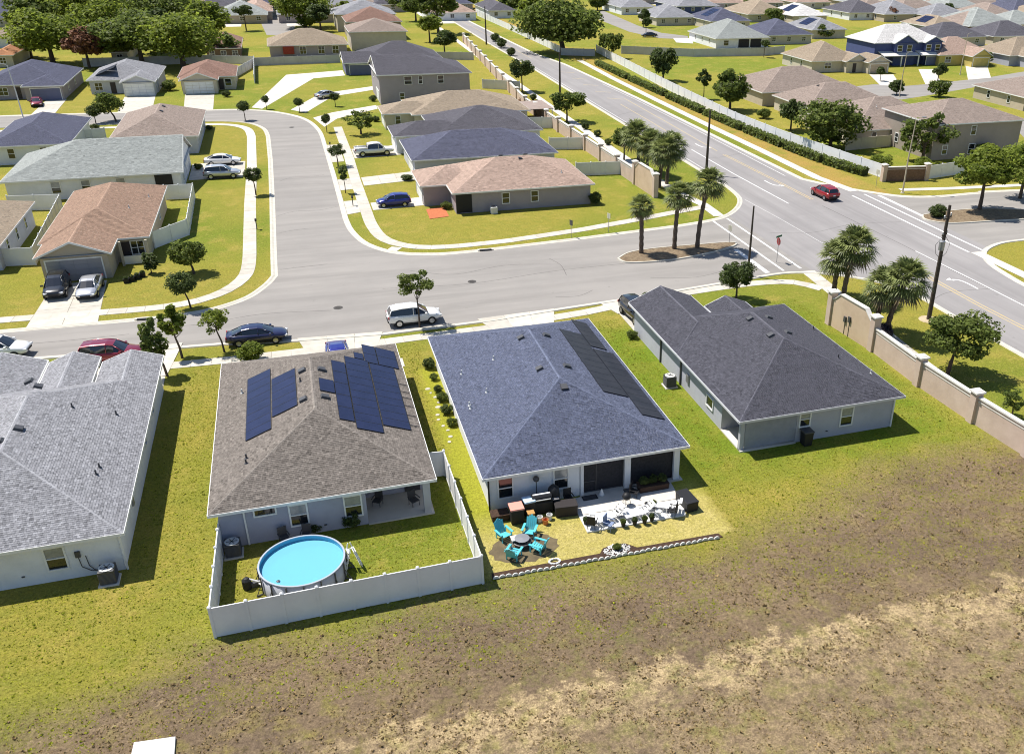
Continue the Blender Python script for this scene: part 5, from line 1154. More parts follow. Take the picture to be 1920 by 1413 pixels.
# far side of the main road
tree('tree at the left end of the hedge row across the main road', 1147, 110, 84, 22, 'oak', M_leaf)
tree('dark oval tree over the hedge beside the big green lot', 1243, 152, 120, 25, 'oak', M_leafd, sq=1.2)
tree('small dark tree over the hedge, left of the big round one', 1319, 186, 154, 13, 'slim', M_leafd, wide=1.7)
tree('big round dark tree over the hedge', 1368, 208, 170, 37, 'oak', M_leaf, sq=.95)
tree('tree beside the white fence, left of the widest fence tree', 1482, 245, 213, 25, 'oak', M_leafd)
tree('widest dense tree beside the white fence', 1556, 278, 238, 50, 'oaknear', M_leaf, sq=.85)
tree('airy tree in front of the taupe two-storey house', 1729, 302, 262, 46, 'airy', M_leaf, sq=.95)
tree('bright broad tree standing in the right-hand median', 1836, 394, 326, 53, 'oaknear', M_leafy, sq=.9)
tree('bright tree cut by the right edge behind the median', 1912, 372, 312, 44, 'oaknear', M_leafy, sq=1.0)
shrub('round red-tinged bush on the tip of the right-hand median', 1757, 408, 19, M_leafd); shrub('small bush behind the brick entrance wall', 1650, 318, 22, M_leafy); shrub('grey-green bush by the taupe house wall', 1728, 318, 18, M_leafy)
shrub('tall palm-like bush at the taupe house corner', 1850, 300, 24, M_leafy); shrub('small tree-like bush near the white fence', 1432, 222, 14, M_leaf)
# clipped hedge along the fence, block by block
def hedge(label, a, b, w, h, m=M_leaf):
    a = Vector((*a, 0)); b = Vector((*b, 0)); d = b - a; L = d.length; t = thing('hedge', label, 'hedge', a, math.atan2(d.y, d.x)); q = MB()
    n = int(L * 60)
    for _ in range(n):
        f = rng.random(); s = rng.random(); x = rng.uniform(0, L)
        if s < .5: y, z, nn = rng.uniform(-w / 2, w / 2), h * rng.uniform(.88, 1.05), Vector((0, 0, 1))
        else: y, z, nn = (w / 2 if s < .7 else -w / 2) * rng.uniform(.85, 1.08), rng.uniform(.05, h), Vector((0, 1 if s < .7 else -1, .3))
        nrm = (nn + sph(.8)).normalized(); u = nrm.cross(sph()).normalized(); v = nrm.cross(u); k = rng.uniform(.12, .24); p = Vector((x, y, z))
        q.add([p - u * k, p - v * k, p + u * k, p + v * k], [(0, 1, 2, 3)], 0, min(1, max(0, rng.gauss(.5, .22))))
    q.build('foliage', m, t); MB().box((L / 2, 0, h * .45), (L - .1, w * .8, h * .85)).build('twigs', mat('hedge core', (0.03, 0.042, 0.012), 1), t)
hl = [P2(1118, 121), P2(1180, 150), P2(1250, 182), P2(1320, 214), P2(1395, 246), P2(1470, 277), P2(1545, 306), P2(1625, 331)]
for i in range(7):
    a = Vector((*hl[i], 0)); b = Vector((*hl[i + 1], 0)); a2 = a.lerp(b, .04); b2 = a.lerp(b, .96)
    hedge(('farthest', 'second farthest', 'third farthest', 'middle', 'third nearest', 'second nearest', 'nearest')[i] + ' clipped hedge block along the white fence across the main road', (a2.x, a2.y), (b2.x, b2.y), 1.5, 1.05)
# large oaks
tree('largest oak beside the main road at the top', 1056, 100, 50, 72, 'bigoak', M_leaf, sq=.85, cxp=1045)
tree('bright oak at the left of the largest roadside oak', 1000, 72, 30, 34, 'oak', M_leafy)
BO = (('huge oak at the top left with a dark lower side', 100, 120, 68, 56, M_leafy), ('reddish dry-leaved tree among the top left oaks', 168, 128, 88, 34, M_leafr), ('broad oak, left of the two in front of the far row', 268, 125, 74, 58, M_leaf), ('broad oak, right of the two in front of the far row', 345, 130, 78, 64, M_leafy),
      ('yellow-green oak behind the reddish tree', 205, 90, 46, 48, M_leafy), ('oak at the top edge above the broad pair', 300, 62, 24, 48, M_leaf), ('yellow-green oak at the top edge above the huge oak', 140, 52, 14, 46, M_leafy), ('oak behind the broad pair at their right', 392, 75, 44, 38, M_leafy),
      ('oak at the top edge in the left third', 235, 40, 4, 40, M_leafy), ('round bright tree at the top edge above the tan hip roof', 572, 52, 14, 44, M_leafy), ('dark tree shading the round bright tree', 602, 60, 32, 26, M_leafd), ('bright bush tree in the cul-de-sac', 575, 54, 42, 16, M_leafy),
      ('tree at the top left of the main road, uppermost', 822, 62, 16, 34, M_leaf), ('tree left of the main road below the uppermost', 806, 80, 50, 24, M_leafy), ('dark tree left of the main road beside the pale fence', 834, 105, 78, 22, M_leafd), ('tree behind the pale lilac roof at the top', 780, 40, 14, 24, M_leaf),
      ('thin dark tree between the top houses', 462, 58, 26, 16, M_leafd), ('tree at the upper left edge behind the orange roof', 60, 110, 82, 26, M_leaf))
BO += (('oak filling the gap left of the broad pair', 215, 118, 78, 40, M_leafy), ('oak crown between huge oak and top edge', 70, 60, 26, 34, M_leaf), ('yellow-green oak right of the top-edge oak', 350, 50, 16, 36, M_leafy), ('dark oak tucked behind the broad pair', 305, 100, 58, 40, M_leafd), ('oak at the right end of the oak belt', 420, 110, 84, 22, M_leaf), ('tree at the left edge beside the peach roof', 28, 52, 36, 16, M_leafy),
       ('bright tree left of the round bright tree', 532, 30, 10, 20, M_leafy), ('tree between the tan roof and the top edge', 650, 30, 16, 16, M_leafy), ('tree at the top edge left of the pole row', 745, 22, 6, 18, M_leaf), ('tree at the top edge beside the far road bend', 880, 16, 2, 16, M_leafy), ('tree behind the bright roadside oak', 960, 30, 10, 22, M_leaf))
for lb, x, y, c, r, m in BO: tree(lb, x, y, c, r * (1.12 if x < 440 else 1), 'bigoak' if r > 40 else 'oak', m, sq=.8)
# neighbourhood across the road
for lb, x, y, c, r, m in (('dark tree beside the small far street', 1206, 52, 32, 13, M_leafd), ('tree over the parked car in the small far street', 1211, 66, 46, 10, M_leafd), ('dark round tree on the lawn of the tan gabled house', 1650, 152, 136, 9, M_leafd), ('vase-shaped dark tree on the small street corner', 1681, 178, 165, 14, M_leafd),
                          ('dark tree right of the small street corner', 1758, 152, 134, 14, M_leafd), ('green tree below the yellow house street', 1760, 182, 168, 18, M_leaf), ('bush in front of the yellow house', 1838, 122, 110, 16, M_leaf), ('sparse tree behind the grey fence', 1432, 108, 86, 9, M_leafd), ('green bush left of the tan gabled house', 1545, 72, 62, 16, M_leaf),
                          ('bushes below the peach-beige roof', 1452, 44, 32, 18, M_leaf), ('palm-like clump among the top right roofs', 1776, 30, 18, 10, M_leafd), ('small tree among the roofs at the top, left', 1358, 14, 5, 10, M_leaf), ('small tree among the roofs at the top, middle', 1400, 18, 8, 9, M_leaf), ('olive tree above the dark blue house', 1672, 40, 28, 12, M_leafr),
                          ('tree at the top right edge', 1868, 12, 4, 12, M_leafd), ('tree left of the small far street at the top', 1120, 20, 4, 18, M_leaf)):
    tree(lb, x, y, c, r, 'oak', m)
for lb, x, y, r, m in (('dark bush at the front of the grey two-storey house', 700, 190, 8, M_leafd), ('flowering bush in the yard of the tan-roofed house', 982, 196, 11, M_leafr), ('dark bush at the wall in the tan-roofed house yard', 1018, 206, 9, M_leafd), ('bush by the far white garage', 318, 170, 14, M_leaf), ('bush between the far slate roof and white garage', 180, 168, 15, M_leaf),
                       ('bush at the porch of the red-brown roof house', 425, 182, 9, M_leafd), ('planting at the gate of the pale grey-green roof house', 372, 318, 9, M_leafd), ('bush behind the brown-mauve roof', 393, 244, 7, M_leafd), ('dark bush on the entry path of the slate-blue hip roof', 178, 246, 10, M_leafd), ('grass-like shrub beside the charcoal-roofed house', 1185, 634, 12, M_leaf),
                       ('bush at the front porch of the charcoal-roofed house', 1212, 560, 9, M_leafd)):
    shrub(lb, x, y, r, m)
# rough grass tufts of the field and lawns: uncountable
def tufts(name, label, n, region, dens, m, hs, ws, nb=4):
    q = MB(); k = 0; g2 = random.Random(3)
    while k < n:
        x, y = g2.uniform(region[0], region[1]), g2.uniform(region[2], region[3])
        if not dens(x, y, g2): continue
        k += 1; s = g2.uniform(.4, 1.1) * (2.0 if g2.random() < .06 else 1)
        for j in range(nb):
            a = g2.uniform(0, 6.28); l = ws * s * g2.uniform(.5, 1); h = hs * s * g2.uniform(.5, 1); w = .035 * s; ca, sa = math.cos(a), math.sin(a)
            q.add([(x - sa * w, y + ca * w, 0), (x + sa * w, y - ca * w, 0), (x + ca * l * .6 + sa * w * .7, y + sa * l * .6 - ca * w * .7, h), (x + ca * l, y + sa * l, h * .55)], [(0, 1, 2, 3)], 0, g2.random())
    o = q.build(name, m); tag(o, label, 'grass', kind='stuff'); return o
from mathutils import noise as mn
def fd(x, y, g2):
    yb = 38.2 + min(1, max(0, (x - 21) / 15)) * 5 - min(1, max(0, (-8 - x) / 7)) * 2.6
    return y < yb - 1 + g2.uniform(-2, 2) and mn.noise((x * .5, y * .5, 0)) + .3 * mn.noise((x * 2, y * 2, 3)) > g2.uniform(-.3, .25)
M_tuft = mat('dry weed tufts', (0.16, 0.112, 0.055), .95, (0.25, 0.18, 0.085), 1.2, tint=.85, spec=.05)
tufts('weed_tufts', 'dry brown weeds scattered over the rough field', 34000, (-20, 56, 17, 45), fd, M_tuft, .055, .085)
def ld(x, y, g2):
    if fd(x, y, g2): return False
    if (-7.3 < x < 5.2 and y > 46) or (7.5 < x < 21.2 and y > 41.7) or (25 < x < 38.2 and y > 47) or x < -11.3 and y > 45: return False
    if y > 71.5 or (-5.3 < x < -.4 and 41.4 < y < 46.4): return False
    return True
M_gtuft = mat('lawn tufts', (0.24, 0.235, 0.024), .9, (0.15, 0.175, 0.014), 1.0, tint=.7, spec=.05)
tufts('lawn_tufts', 'short uneven lawn grass around the front row of houses', 45000, (-22, 43, 33, 71.5), lambda x, y, g2: ld(x, y, g2) and not (6.75 < x < 21.5 and y < 66.5 and y > 39.4), M_gtuft, .035, .06, 3)
# ================================================================== VEHICLES
def paint(name, c, metal=.25): return mat('car paint ' + name, c, .28, metal=metal, spec=.6, coat=.8)
def car_protos(kind):
    """local x forward. lower body stations (x, z_bottom, z_shoulder, half width); cabin stations (x, z_top, half width top, half width base)"""
    if kind == 'suv': return dict(L=4.6, lower=[(-2.28, .55, .98, .72), (-2.22, .42, 1.06, .86), (-1.5, .33, 1.08, .92), (0, .30, 1.06, .93), (1.2, .33, 1.02, .92), (1.9, .38, .92, .86), (2.24, .45, .78, .74), (2.3, .5, .68, .62)], cab=[(-2.2, 1.08, .66, .78), (-1.95, 1.56, .60, .80), (-1.2, 1.66, .62, .84), (-.1, 1.68, .62, .85), (.45, 1.58, .60, .84), (1.2, 1.04, .70, .80)], wr=.36, wx=(-1.38, 1.42))
    if kind == 'sedan': return dict(L=4.8, lower=[(-2.38, .5, .86, .68), (-2.3, .38, .94, .82), (-1.5, .29, .97, .9), (0, .26, .95, .91), (1.3, .29, .90, .9), (2.0, .34, .80, .84), (2.34, .42, .66, .70), (2.4, .48, .58, .58)], cab=[(-2.0, .94, .62, .70), (-1.1, 1.34, .56, .78), (-.5, 1.43, .58, .80), (.15, 1.42, .58, .80), (.55, 1.33, .56, .80), (1.35, .91, .66, .76)], wr=.33, wx=(-1.42, 1.45))
    if kind == 'hatch': return dict(L=4.1, lower=[(-2.02, .52, .92, .68), (-1.96, .4, 1.0, .80), (-1.3, .3, 1.02, .86), (0, .27, .99, .87), (1.1, .3, .94, .86), (1.7, .36, .84, .79), (2.0, .42, .70, .66), (2.06, .48, .6, .55)], cab=[(-1.94, 1.0, .60, .70), (-1.7, 1.40, .54, .74), (-1.0, 1.50, .57, .78), (-.1, 1.51, .57, .79), (.35, 1.42, .56, .79), (1.15, .95, .64, .76)], wr=.32, wx=(-1.25, 1.28))
    if kind == 'pickup': return dict(L=5.6, lower=[(-2.8, .6, 1.06, .86), (-2.75, .5, 1.1, .92), (-1.6, .45, 1.1, .95), (0, .43, 1.1, .96), (1.6, .45, 1.1, .95), (2.4, .48, 1.04, .92), (2.74, .52, .92, .84), (2.8, .58, .8, .76)], cab=[(-1.0, 1.1, .74, .84), (-.85, 1.72, .66, .86), (-.1, 1.84, .68, .88), (.6, 1.84, .68, .88), (.95, 1.72, .66, .87), (1.55, 1.1, .74, .84)], wr=.42, wx=(-1.75, 1.75))
CARP = {}
def car(label, kind, pm, loc, rz, group=None):
    d = car_protos(kind); key = (kind, pm.name)
    if key not in CARP:
        ms = {}
        q = MB(); rows = []
        for x, zb, zs, hw in d['lower']:
            half = [(hw * .80, zb), (hw * .97, zb + .10), (hw, zb + (zs - zb) * .45), (hw * .985, zb + (zs - zb) * .78), (hw * .90, zs - .015), (hw * .5, zs + .03)]
            rows.append([(x, y, z) for y, z in half] + [(x, 0, zs + .04)] + [(x, -y, z) for y, z in half[::-1]])
        n = len(rows[0]); vs_ = [p for r in rows for p in r]; fs = [(i * n + k, i * n + k + 1, (i + 1) * n + k + 1, (i + 1) * n + k) for i in range(len(rows) - 1) for k in range(n - 1)]
        fs += [(i * n + n - 1, i * n, (i + 1) * n, (i + 1) * n + n - 1) for i in range(len(rows) - 1)]; fs += [tuple(range(n - 1, -1, -1)), tuple((len(rows) - 1) * n + k for k in range(n))]
        q.add(vs_, fs); 
        if kind == 'pickup':
            for y in (-.8, .8): q.box((-1.9, y, 1.2), (1.75, .1, .2))
            q.box((-2.72, 0, 1.2), (.1, 1.5, .2))
        ms['body'] = q.mesh('body', pm, True)
        rows = []
        for x, zt, ht, hb in d['cab']:
            zb = 1.0 if kind == 'suv' else (.9 if kind != 'pickup' else 1.05); rows.append([(x, hb, zb), (x, ht, zt - .05), (x, ht * .8, zt), (x, 0, zt + .02), (x, -ht * .8, zt), (x, -ht, zt - .05), (x, -hb, zb)])
        def strip(cols, rng_): 
            q = MB()
            for i in rng_:
                for c in cols: q.add([rows[i][c], rows[i][c + 1], rows[i + 1][c + 1], rows[i + 1][c]], [(0, 1, 2, 3)])
            return q
        m_ = len(rows); qr = strip((1, 2, 3, 4), range(1, m_ - 2))
        ms['roof_panel'] = qr.mesh('roof_panel', pm, True)
        ms['side_window'] = strip((0,), range(0, m_ - 1)).mesh('side_window', M_carglass, True); ms['side_window2'] = strip((5,), range(0, m_ - 1)).mesh('side_window', M_carglass, True)
        ms['windscreen'] = strip((1, 2, 3, 4), (m_ - 2,)).mesh('windscreen', M_carglass, True); ms['rear_window'] = strip((1, 2, 3, 4), (0,)).mesh('rear_window', M_carglass, True)
        q = MB()
        for s in (-1, 1):
            for i, (a, b) in enumerate(((1, 0), (3, 3), (m_ - 2, m_ - 1))):
                A = Vector(rows[a][1]); B = Vector(rows[b][0]); 
                if s < 0: A.y *= -1; B.y *= -1
                o = Vector((0, .012 * s, .005)); q.tube([A + o, B + o], .045 if i != 1 else .035, 5)
            rail = [Vector(r[1]) for r in rows[1:m_ - 1]]; q.tube([Vector((p.x, p.y * s + .01 * s, p.z + .01)) for p in rail], .04, 5)
        ms['pillar'] = q.mesh('pillar', pm, True)
        r = d['wr']; q = MB(); ring = [(r * .62, -.11), (r * .95, -.11), (r, -.06), (r, .06), (r * .95, .11), (r * .62, .11)]
        def lay(prof, n=18):
            q = MB(); vs_ = []; fs = []
            for rr, yy in prof:
                for k in range(n): a = 2 * math.pi * k / n; vs_.append((rr * math.cos(a), yy, rr * math.sin(a)))
            for i in range(len(prof) - 1):
                for k in range(n): fs.append((i * n + k, i * n + (k + 1) % n, (i + 1) * n + (k + 1) % n, (i + 1) * n + k))
            q.add(vs_, fs); return q
        ms['tyre'] = lay(ring).mesh('tyre', M_tyre, True); q = lay([(r * .64, -.07), (r * .6, -.09), (.06, -.06), (.001, -.06)]); 
        for k in range(5): a = k * 2 * math.pi / 5; q.box((r * .36 * math.cos(a), -.095, r * .36 * math.sin(a)), (.06, .02, .06))
        ms['rim'] = q.mesh('rim', M_rim)
        x1 = d['lower'][-2][0]; z1 = d['lower'][-2][2]; w1 = d['lower'][-2][3]; x0 = d['lower'][0][0]; z0 = d['lower'][0][2]; w0 = d['lower'][0][3]
        ms['headlamp'] = MB().box((0, 0, 0), (.22, .34, .13)).mesh('headlamp', M_lamp); ms['tail_lamp'] = MB().box((0, 0, 0), (.1, .26, .2)).mesh('tail_lamp', M_tail)
        ms['grille'] = MB().box((x1 + .04, 0, z1 - .16), (.1, w1 * 1.2, .16)).mesh('grille', M_black); ms['bumper'] = MB().box((x0 + .02, 0, d['lower'][0][1] + .02), (.16, w0 * 2.05, .18)).mesh('bumper', M_black)
        ms['mirror'] = MB().box((0, 0, 0), (.16, .22, .13)).mesh('mirror', pm); ms['plate'] = MB().box((x0 - .02, 0, z0 - .2), (.04, .32, .14)).mesh('plate', M_white); ms['sill'] = MB().box((0, 0, .27), (d['L'] * .8, d['lower'][3][3] * 1.8, .12)).mesh('sill', M_black)
        ms['q'] = (x1, z1, w1, x0, z0, w0); CARP[key] = ms
    ms = CARP[key]; t = thing('parked_car' if kind != 'pickup' else 'pickup_truck', label, 'car' if kind != 'pickup' else 'truck', loc, rz, group)
    for nm in ('body', 'roof_panel', 'side_window', 'side_window2', 'windscreen', 'rear_window', 'pillar', 'grille', 'bumper', 'plate', 'sill'): link(nm.rstrip('2'), ms[nm], t)
    x1, z1, w1, x0, z0, w0 = ms['q']
    for s in (-1, 1):
        link('headlamp', ms['headlamp'], t, (x1 - .06, s * (w1 - .12), z1 - .06), s * -.25); link('tail_lamp', ms['tail_lamp'], t, (x0 + .04, s * (w0 + .02), z0 - .06)); link('mirror', ms['mirror'], t, (d['cab'][-1][0] - .25, s * (d['lower'][4][3] + .08), d['lower'][4][2] + .08))
        for x in d['wx']:
            w = link('wheel', ms['tyre'], t, (x, s * (d['lower'][3][3] - .09), d['wr'])); link('rim', ms['rim'], w, (0, 0, 0), 0 if s < 0 else math.pi)
    return t
cw, cn, cb, cr, cs, ck = paint('white', (.78, .78, .78), 0), paint('navy', (.018, .02, .07)), paint('blue', (.015, .02, .22)), paint('maroon', (.22, .008, .025)), paint('silver', (.55, .55, .57), .5), paint('black', (.015, .015, .018))
cred = paint('red', (.30, .006, .008))
a = P(212, 676); car('maroon SUV parked on the street behind the pale grey roof', 'suv', cr, (a.x, a.y, .01), math.radians(-6))
a = P(484, 640); car('navy blue sedan parked at the kerb beside the small feathery tree', 'sedan', cn, (a.x, a.y, .01), math.radians(-1))
a = P(777, 604); car('white SUV parked at the kerb behind the young oak', 'suv', cw, (a.x, a.y, .01), math.radians(1))
a = P(106, 556); car('black car in the driveway of the rust-roofed house', 'suv', ck, (a.x, a.y + 1.0, .03), math.radians(-88))
a = P(168, 555); car('silver car in the driveway of the rust-roofed house', 'sedan', cs, (a.x, a.y + .9, .03), math.radians(-91))
a = P(739, 386); car('bright blue hatchback in the driveway of the pink-tan corner house', 'hatch', cb, (a.x, a.y, .03), math.radians(178))
a = P(702, 291); car('white pickup in the driveway of the third house', 'pickup', cw, (a.x, a.y, .03), math.radians(2))
a = P(418, 333); car('silver SUV on the pale grey-green roof house driveway, nearer the camera', 'suv', cs, (a.x, a.y, .03), math.radians(-2))
a = P(418, 312); car('white sedan on the pale grey-green roof house driveway, behind the silver SUV', 'sedan', cw, (a.x, a.y + 1.2, .03), math.radians(-3))
a = P(1545, 370); t = car('red car driving up the main road', 'suv', cred, (a.x, a.y, .01), math.radians(92)); t.name = 'driving_car'
a = P(70, 198); car('dark red car in the driveway of the lilac house at the left', 'sedan', cr, (a.x, a.y, .03), math.radians(-80))
a = P(614, 184); car('silver car in the far middle driveway', 'sedan', cs, (a.x, a.y, .03), math.radians(30))
a = P(1217, 70); car('dark car in the small far street', 'sedan', ck, (a.x, a.y, .03), math.radians(170))
a = P(0, 668); car('white car on the street at the left edge, behind the pale grey roof', 'suv', cw, (a.x, a.y, .01), math.radians(-7))
car('blue car in the driveway before the solar-panel roof', 'sedan', cb, (0.9, 69.3, .05), math.radians(-90))
car('black car in the driveway before the charcoal-roofed house', 'suv', ck, (26.9, 71.4, .05), math.radians(-85))
a = P(1588, 62);
t = thing('round_trailer_tyre', 'large black tyre-like round cover in front of the yellow house', 'tyre', P(1828, 125)); 
MB().tube([(0, -.25, 1.1), (0, .25, 1.1)], 1.05, 18).build('tyre', M_tyre, t); MB().tube([(0, -.28, 1.1), (0, .28, 1.1)], .5, 14).build('hub', M_dark, t); t.name = 'black_tyre'

# ================================================================== POLES AND SIGNS
M_wood = mat('weathered pole wood', (0.09, 0.07, 0.055), .95, (.05, .04, .032), 5, bump=.3)
def upole(label, px, py, h, r=.2, arms=False, lean=0.0, m=M_wood, pad=False):
    b = P(px, py); t = thing('utility_pole', label, 'pole', b)
    MB().tube([(0, 0, -.1), (lean * .5, 0, h * .5), (lean, 0, h)], [r, r * .85, r * .6], 10).build('shaft', m, t)
    if arms:
        for z, w in ((h - 1.1, 1.5), (h - 2.6, .9)):
            MB().box((lean, 0, z), (w, .1, .12), .5).build('crossarm', M_wood, t)
            for s in (-1, 1): MB().lathe([(.05, 0), (.08, .08), (.05, .16), (.07, .24), (.0, .3)], (lean + s * w * .42 * math.cos(.5), s * w * .42 * math.sin(.5), z + .06), 8).build('insulator', M_grey, t)
        MB().lathe([(.0, 0), (.26, .03), (.26, .8), (.2, .88), (0, .9)], (lean - .32, -.3, h - 3.9), 12).build('transformer', M_grey, t)
        for s in (-1, 1): MB().tube([(lean + s * .1, 0, h - 2.7), (lean + s * .75, 0, h - 3.5), (lean + s * .55, 0, h - 4.3), (lean + s * .1, 0, h - 4.7)], .02, 5).build('cable_loop', M_black, t)
    if pad: MB().lathe([(.9, 0), (.85, .05), (0, .06)], (0, 0, 0), 14).build('sand_collar', M_sand, t)
    return t
upole('dark wooden utility pole with transformer on the grass outside the wall', 1741, 599, 10.6, .21, True, pad=True)
upole('thin dark pole beside the small dense tree at the stop line', 1402, 517, 7.2, .13)
upole('dark wooden pole at the kerb beyond the palm clump', 1324, 327, 8.8, .2)
upole('tall dark pole over the round wall tree', 1050, 184, 8.6, .22); upole('dark pole farther up the main road', 912, 84, 9.8, .22)
M_tanpole = mat('tan metal pole', (0.45, 0.38, 0.28), .5)
def lamp(label, px, py, h, dx, m=M_tanpole):
    t = thing('street_lamp', label, 'street lamp', P(px, py)); MB().tube([(0, 0, 0), (dx * .1, 0, h * .5), (dx * .5, 0, h)], [.11, .09, .06], 8).build('pole', m, t)
    MB().tube([(dx * .5, 0, h), (dx * 1.1, 0, h + .25), (dx * 2.0, 0, h + .3)], .04, 6).build('arm', m, t); MB().box((dx * 2.0 + .25, 0, h + .3), (.6, .26, .12)).build('lamp_head', M_grey, t)
    MB().lathe([(.25, 0), (.25, .12), (0, .13)], n=10).build('footing', M_concrete, t)
lamp('tan street lamp at the far corner by the brick entrance wall', 1692, 362, 9.5, .6)
lamp('pale street lamp at the left end of the far row', 44, 222, 8.5, -.6, mat('pale pole', (.6, .6, .6), .5)); lamp('thin lamp beside the small street in the far neighbourhood', 1686, 182, 8.5, .5); lamp('thin lamp in front of the yellow house', 1800, 140, 9, .4)
def sign(label, px, py, h, kind):
    t = thing('street_sign', label, 'sign', P(px, py)); MB().tube([(0, 0, 0), (0, 0, h)], .03, 6).build('post', M_grey, t)
    if kind == 'stop':
        q = MB(); q.add([(.03 * s, .42 * math.cos(math.pi / 8 + i * math.pi / 4), h - .3 + .42 * math.sin(math.pi / 8 + i * math.pi / 4)) for s in (-.4, .4) for i in range(8)], [tuple(range(8)), tuple(range(15, 7, -1))] + [(i, (i + 1) % 8, 8 + (i + 1) % 8, 8 + i) for i in range(8)]); q.build('plate', mat('sign back', (.28, .05, .05), .5), t); MB().box((0, 0, h + .25), (.9, .03, .2), .4).build('name_plate', mat('green plate', (.02, .12, .05), .5), t)
    else: MB().box((0, 0, h - .25), (.04, .5, .6), .4).build('plate', mat('sign plate', (.6, .58, .45), .5) if kind == 'w' else M_dark, t)
sign('street sign on a post by the crosswalk near the median', 1456, 492, 2.6, 'stop'); sign('small post sign at the corner lawn verge, left of two', 1071, 446, 2.0, 'd'); sign('small pale post sign at the corner lawn verge, right of two', 1141, 436, 2.2, 'w'); sign('thin sign at the right end of the street median', 1367, 456, 2.0, 'w'); sign('thin sign by the far corner kerb', 1642, 352, 2.4, 'w')
def mailbox(label, px, py):
    t = thing('mailbox', label, 'mailbox', P(px, py)); MB().box((0, 0, .5), (.1, .1, 1.0)).build('post', M_dark, t); MB().box((0, 0, 1.1), (.22, .5, .24)).build('box', M_black, t, bevel=.05)
mailbox('black mailbox at the apron of the pink-tan corner house', 662, 386); mailbox('black mailbox at the apron of the slate-blue roof house', 642, 336); mailbox('black mailbox at the apron of the third house', 620, 282)
mailbox('black mailbox on the lawn left of the side street', 482, 430)

# ================================================================== BACK GARDENS
# pool
pc = P(566, 1050, 1.1); R_ = 2.2
t = thing('above_ground_pool', 'round above-ground pool with bright blue water inside the white fence', 'pool', (pc.x, pc.y, 0))
M_liner = mat('pool wall grey', (0.42, 0.43, 0.47), .5, (.34, .35, .4), 1.2); M_poolblue = mat('pool liner', (0.13, 0.47, 0.68), .5, (.11, .42, .62), 1)
q = MB(); q.lathe([(R_ + .02, 0), (R_ + .02, 1.12), (R_ - .02, 1.12)], n=48, cap=False); o = q.build('pool_wall', M_liner, t, True)
o = MB().lathe([(R_ - .025, 1.12), (R_ - .025, .3), (0.01, .3)], n=48, cap=False).build('liner', M_poolblue, t)
wm_ = bpy.data.materials.new('pool water'); wm_.use_nodes = True; b_ = wm_.node_tree.nodes['Principled BSDF']; b_.inputs['Base Color'].default_value = (.22, .62, .80, 1); b_.inputs['Roughness'].default_value = .08; b_.inputs['IOR'].default_value = 1.33; b_.inputs['Transmission Weight'].default_value = .35
nn = wm_.node_tree.nodes.new('ShaderNodeTexNoise'); nn.inputs['Scale'].default_value = 6; bb = wm_.node_tree.nodes.new('ShaderNodeBump'); bb.inputs['Strength'].default_value = .25; wm_.node_tree.links.new(nn.outputs[0], bb.inputs['Height']); wm_.node_tree.links.new(bb.outputs[0], b_.inputs['Normal'])
q = MB(); q.add([(math.cos(k * math.pi / 24) * (R_ - .03), math.sin(k * math.pi / 24) * (R_ - .03), .86) for k in range(48)], [tuple(range(48))]); q.build('water', wm_, t)
q = MB(); n = 48; q.lathe([(R_ - .04, 1.10), (R_ - .04, 1.15), (R_ + .05, 1.15), (R_ + .05, 1.10), (R_ - .04, 1.10)], n=48, cap=False); q.build('top_rail', mat('rail', (.42, .46, .54), .4, metal=.3), t)
for k in range(16):
    a = k * math.pi / 8; c, s = math.cos(a), math.sin(a); q = MB(); q.tube([((R_ + .07) * c, (R_ + .07) * s, 1.1), ((R_ + .07) * c, (R_ + .07) * s, .1)], .04, 6); q.tube([((R_ + .04) * c, (R_ + .04) * s, .06), ((R_ + .42) * c, (R_ + .42) * s, .05)], .035, 6); q.tube([((R_ + .07) * c, (R_ + .07) * s, .7), ((R_ + .4) * c, (R_ + .4) * s, .06)], .025, 5); q.build('frame_leg', M_dark, t)
MB().lathe([(0, 0), (.1, .03), (0, .06)], (-1.25, -1.15, .87), 10).build('chlorine_float', M_dark, t)
t = thing('pool_ladder', 'white A-frame ladder beside the round pool', 'ladder', (pc.x + R_ + .35, pc.y + .1, 0), .2)
for s in (-1, 1):
    for y in (-.25, .25): MB().tube([(s * .45, y, 0), (0.06 * s, y, 1.45)], .03, 6).build('rail', M_white, t)
    for k in range(4): f = (k + .5) / 4.5; MB().box((s * (.45 - .39 * f), 0, 1.45 * f), (.14, .5, .03)).build('step', M_white, t)
t = thing('pool_pump', 'black and grey pool pump with hoses left of the pool', 'pump', (-5.55, 42.5, 0), .3)
MB().lathe([(.22, 0), (.24, .1), (.24, .55), (.12, .68), (0, .7)], (0, 0, 0), 12).build('filter_tank', M_black, t); MB().box((.42, -.05, .16), (.5, .26, .3)).build('motor', M_dark, t, bevel=.04); MB().tube([(.1, 0, .6), (.5, -.4, .5), (1.0, -.5, .45)], .045, 6).build('hose', M_lead, t); MB().tube([(.5, 0, .2), (.7, -.6, .2), (1.1, -.8, .3)], .045, 6).build('hose', M_lead, t)
def patio_chair(label, x, y, rz, m=M_dark, cat='chair'):
    t = thing('patio_chair', label, cat, (x, y, 0), rz); MB().box((0, 0, .43), (.5, .5, .05)).build('seat', m, t); MB().box((0, .26, .72), (.5, .05, .55)).build('backrest', m, t)
    for sx in (-1, 1):
        for sy in (-1, 1): MB().tube([(sx * .23, sy * .22, 0), (sx * .22, sy * .22, .42)], .02, 5).build('leg', m, t)
        MB().box((sx * .27, 0, .62), (.05, .5, .04)).build('armrest', m, t)
patio_chair('dark patio chair on the porch of the brown-roofed house, at the right', 3.9, 47.6, .4); patio_chair('dark patio chair on the porch of the brown-roofed house, at the left', 1.8, 48.2, -.5); 
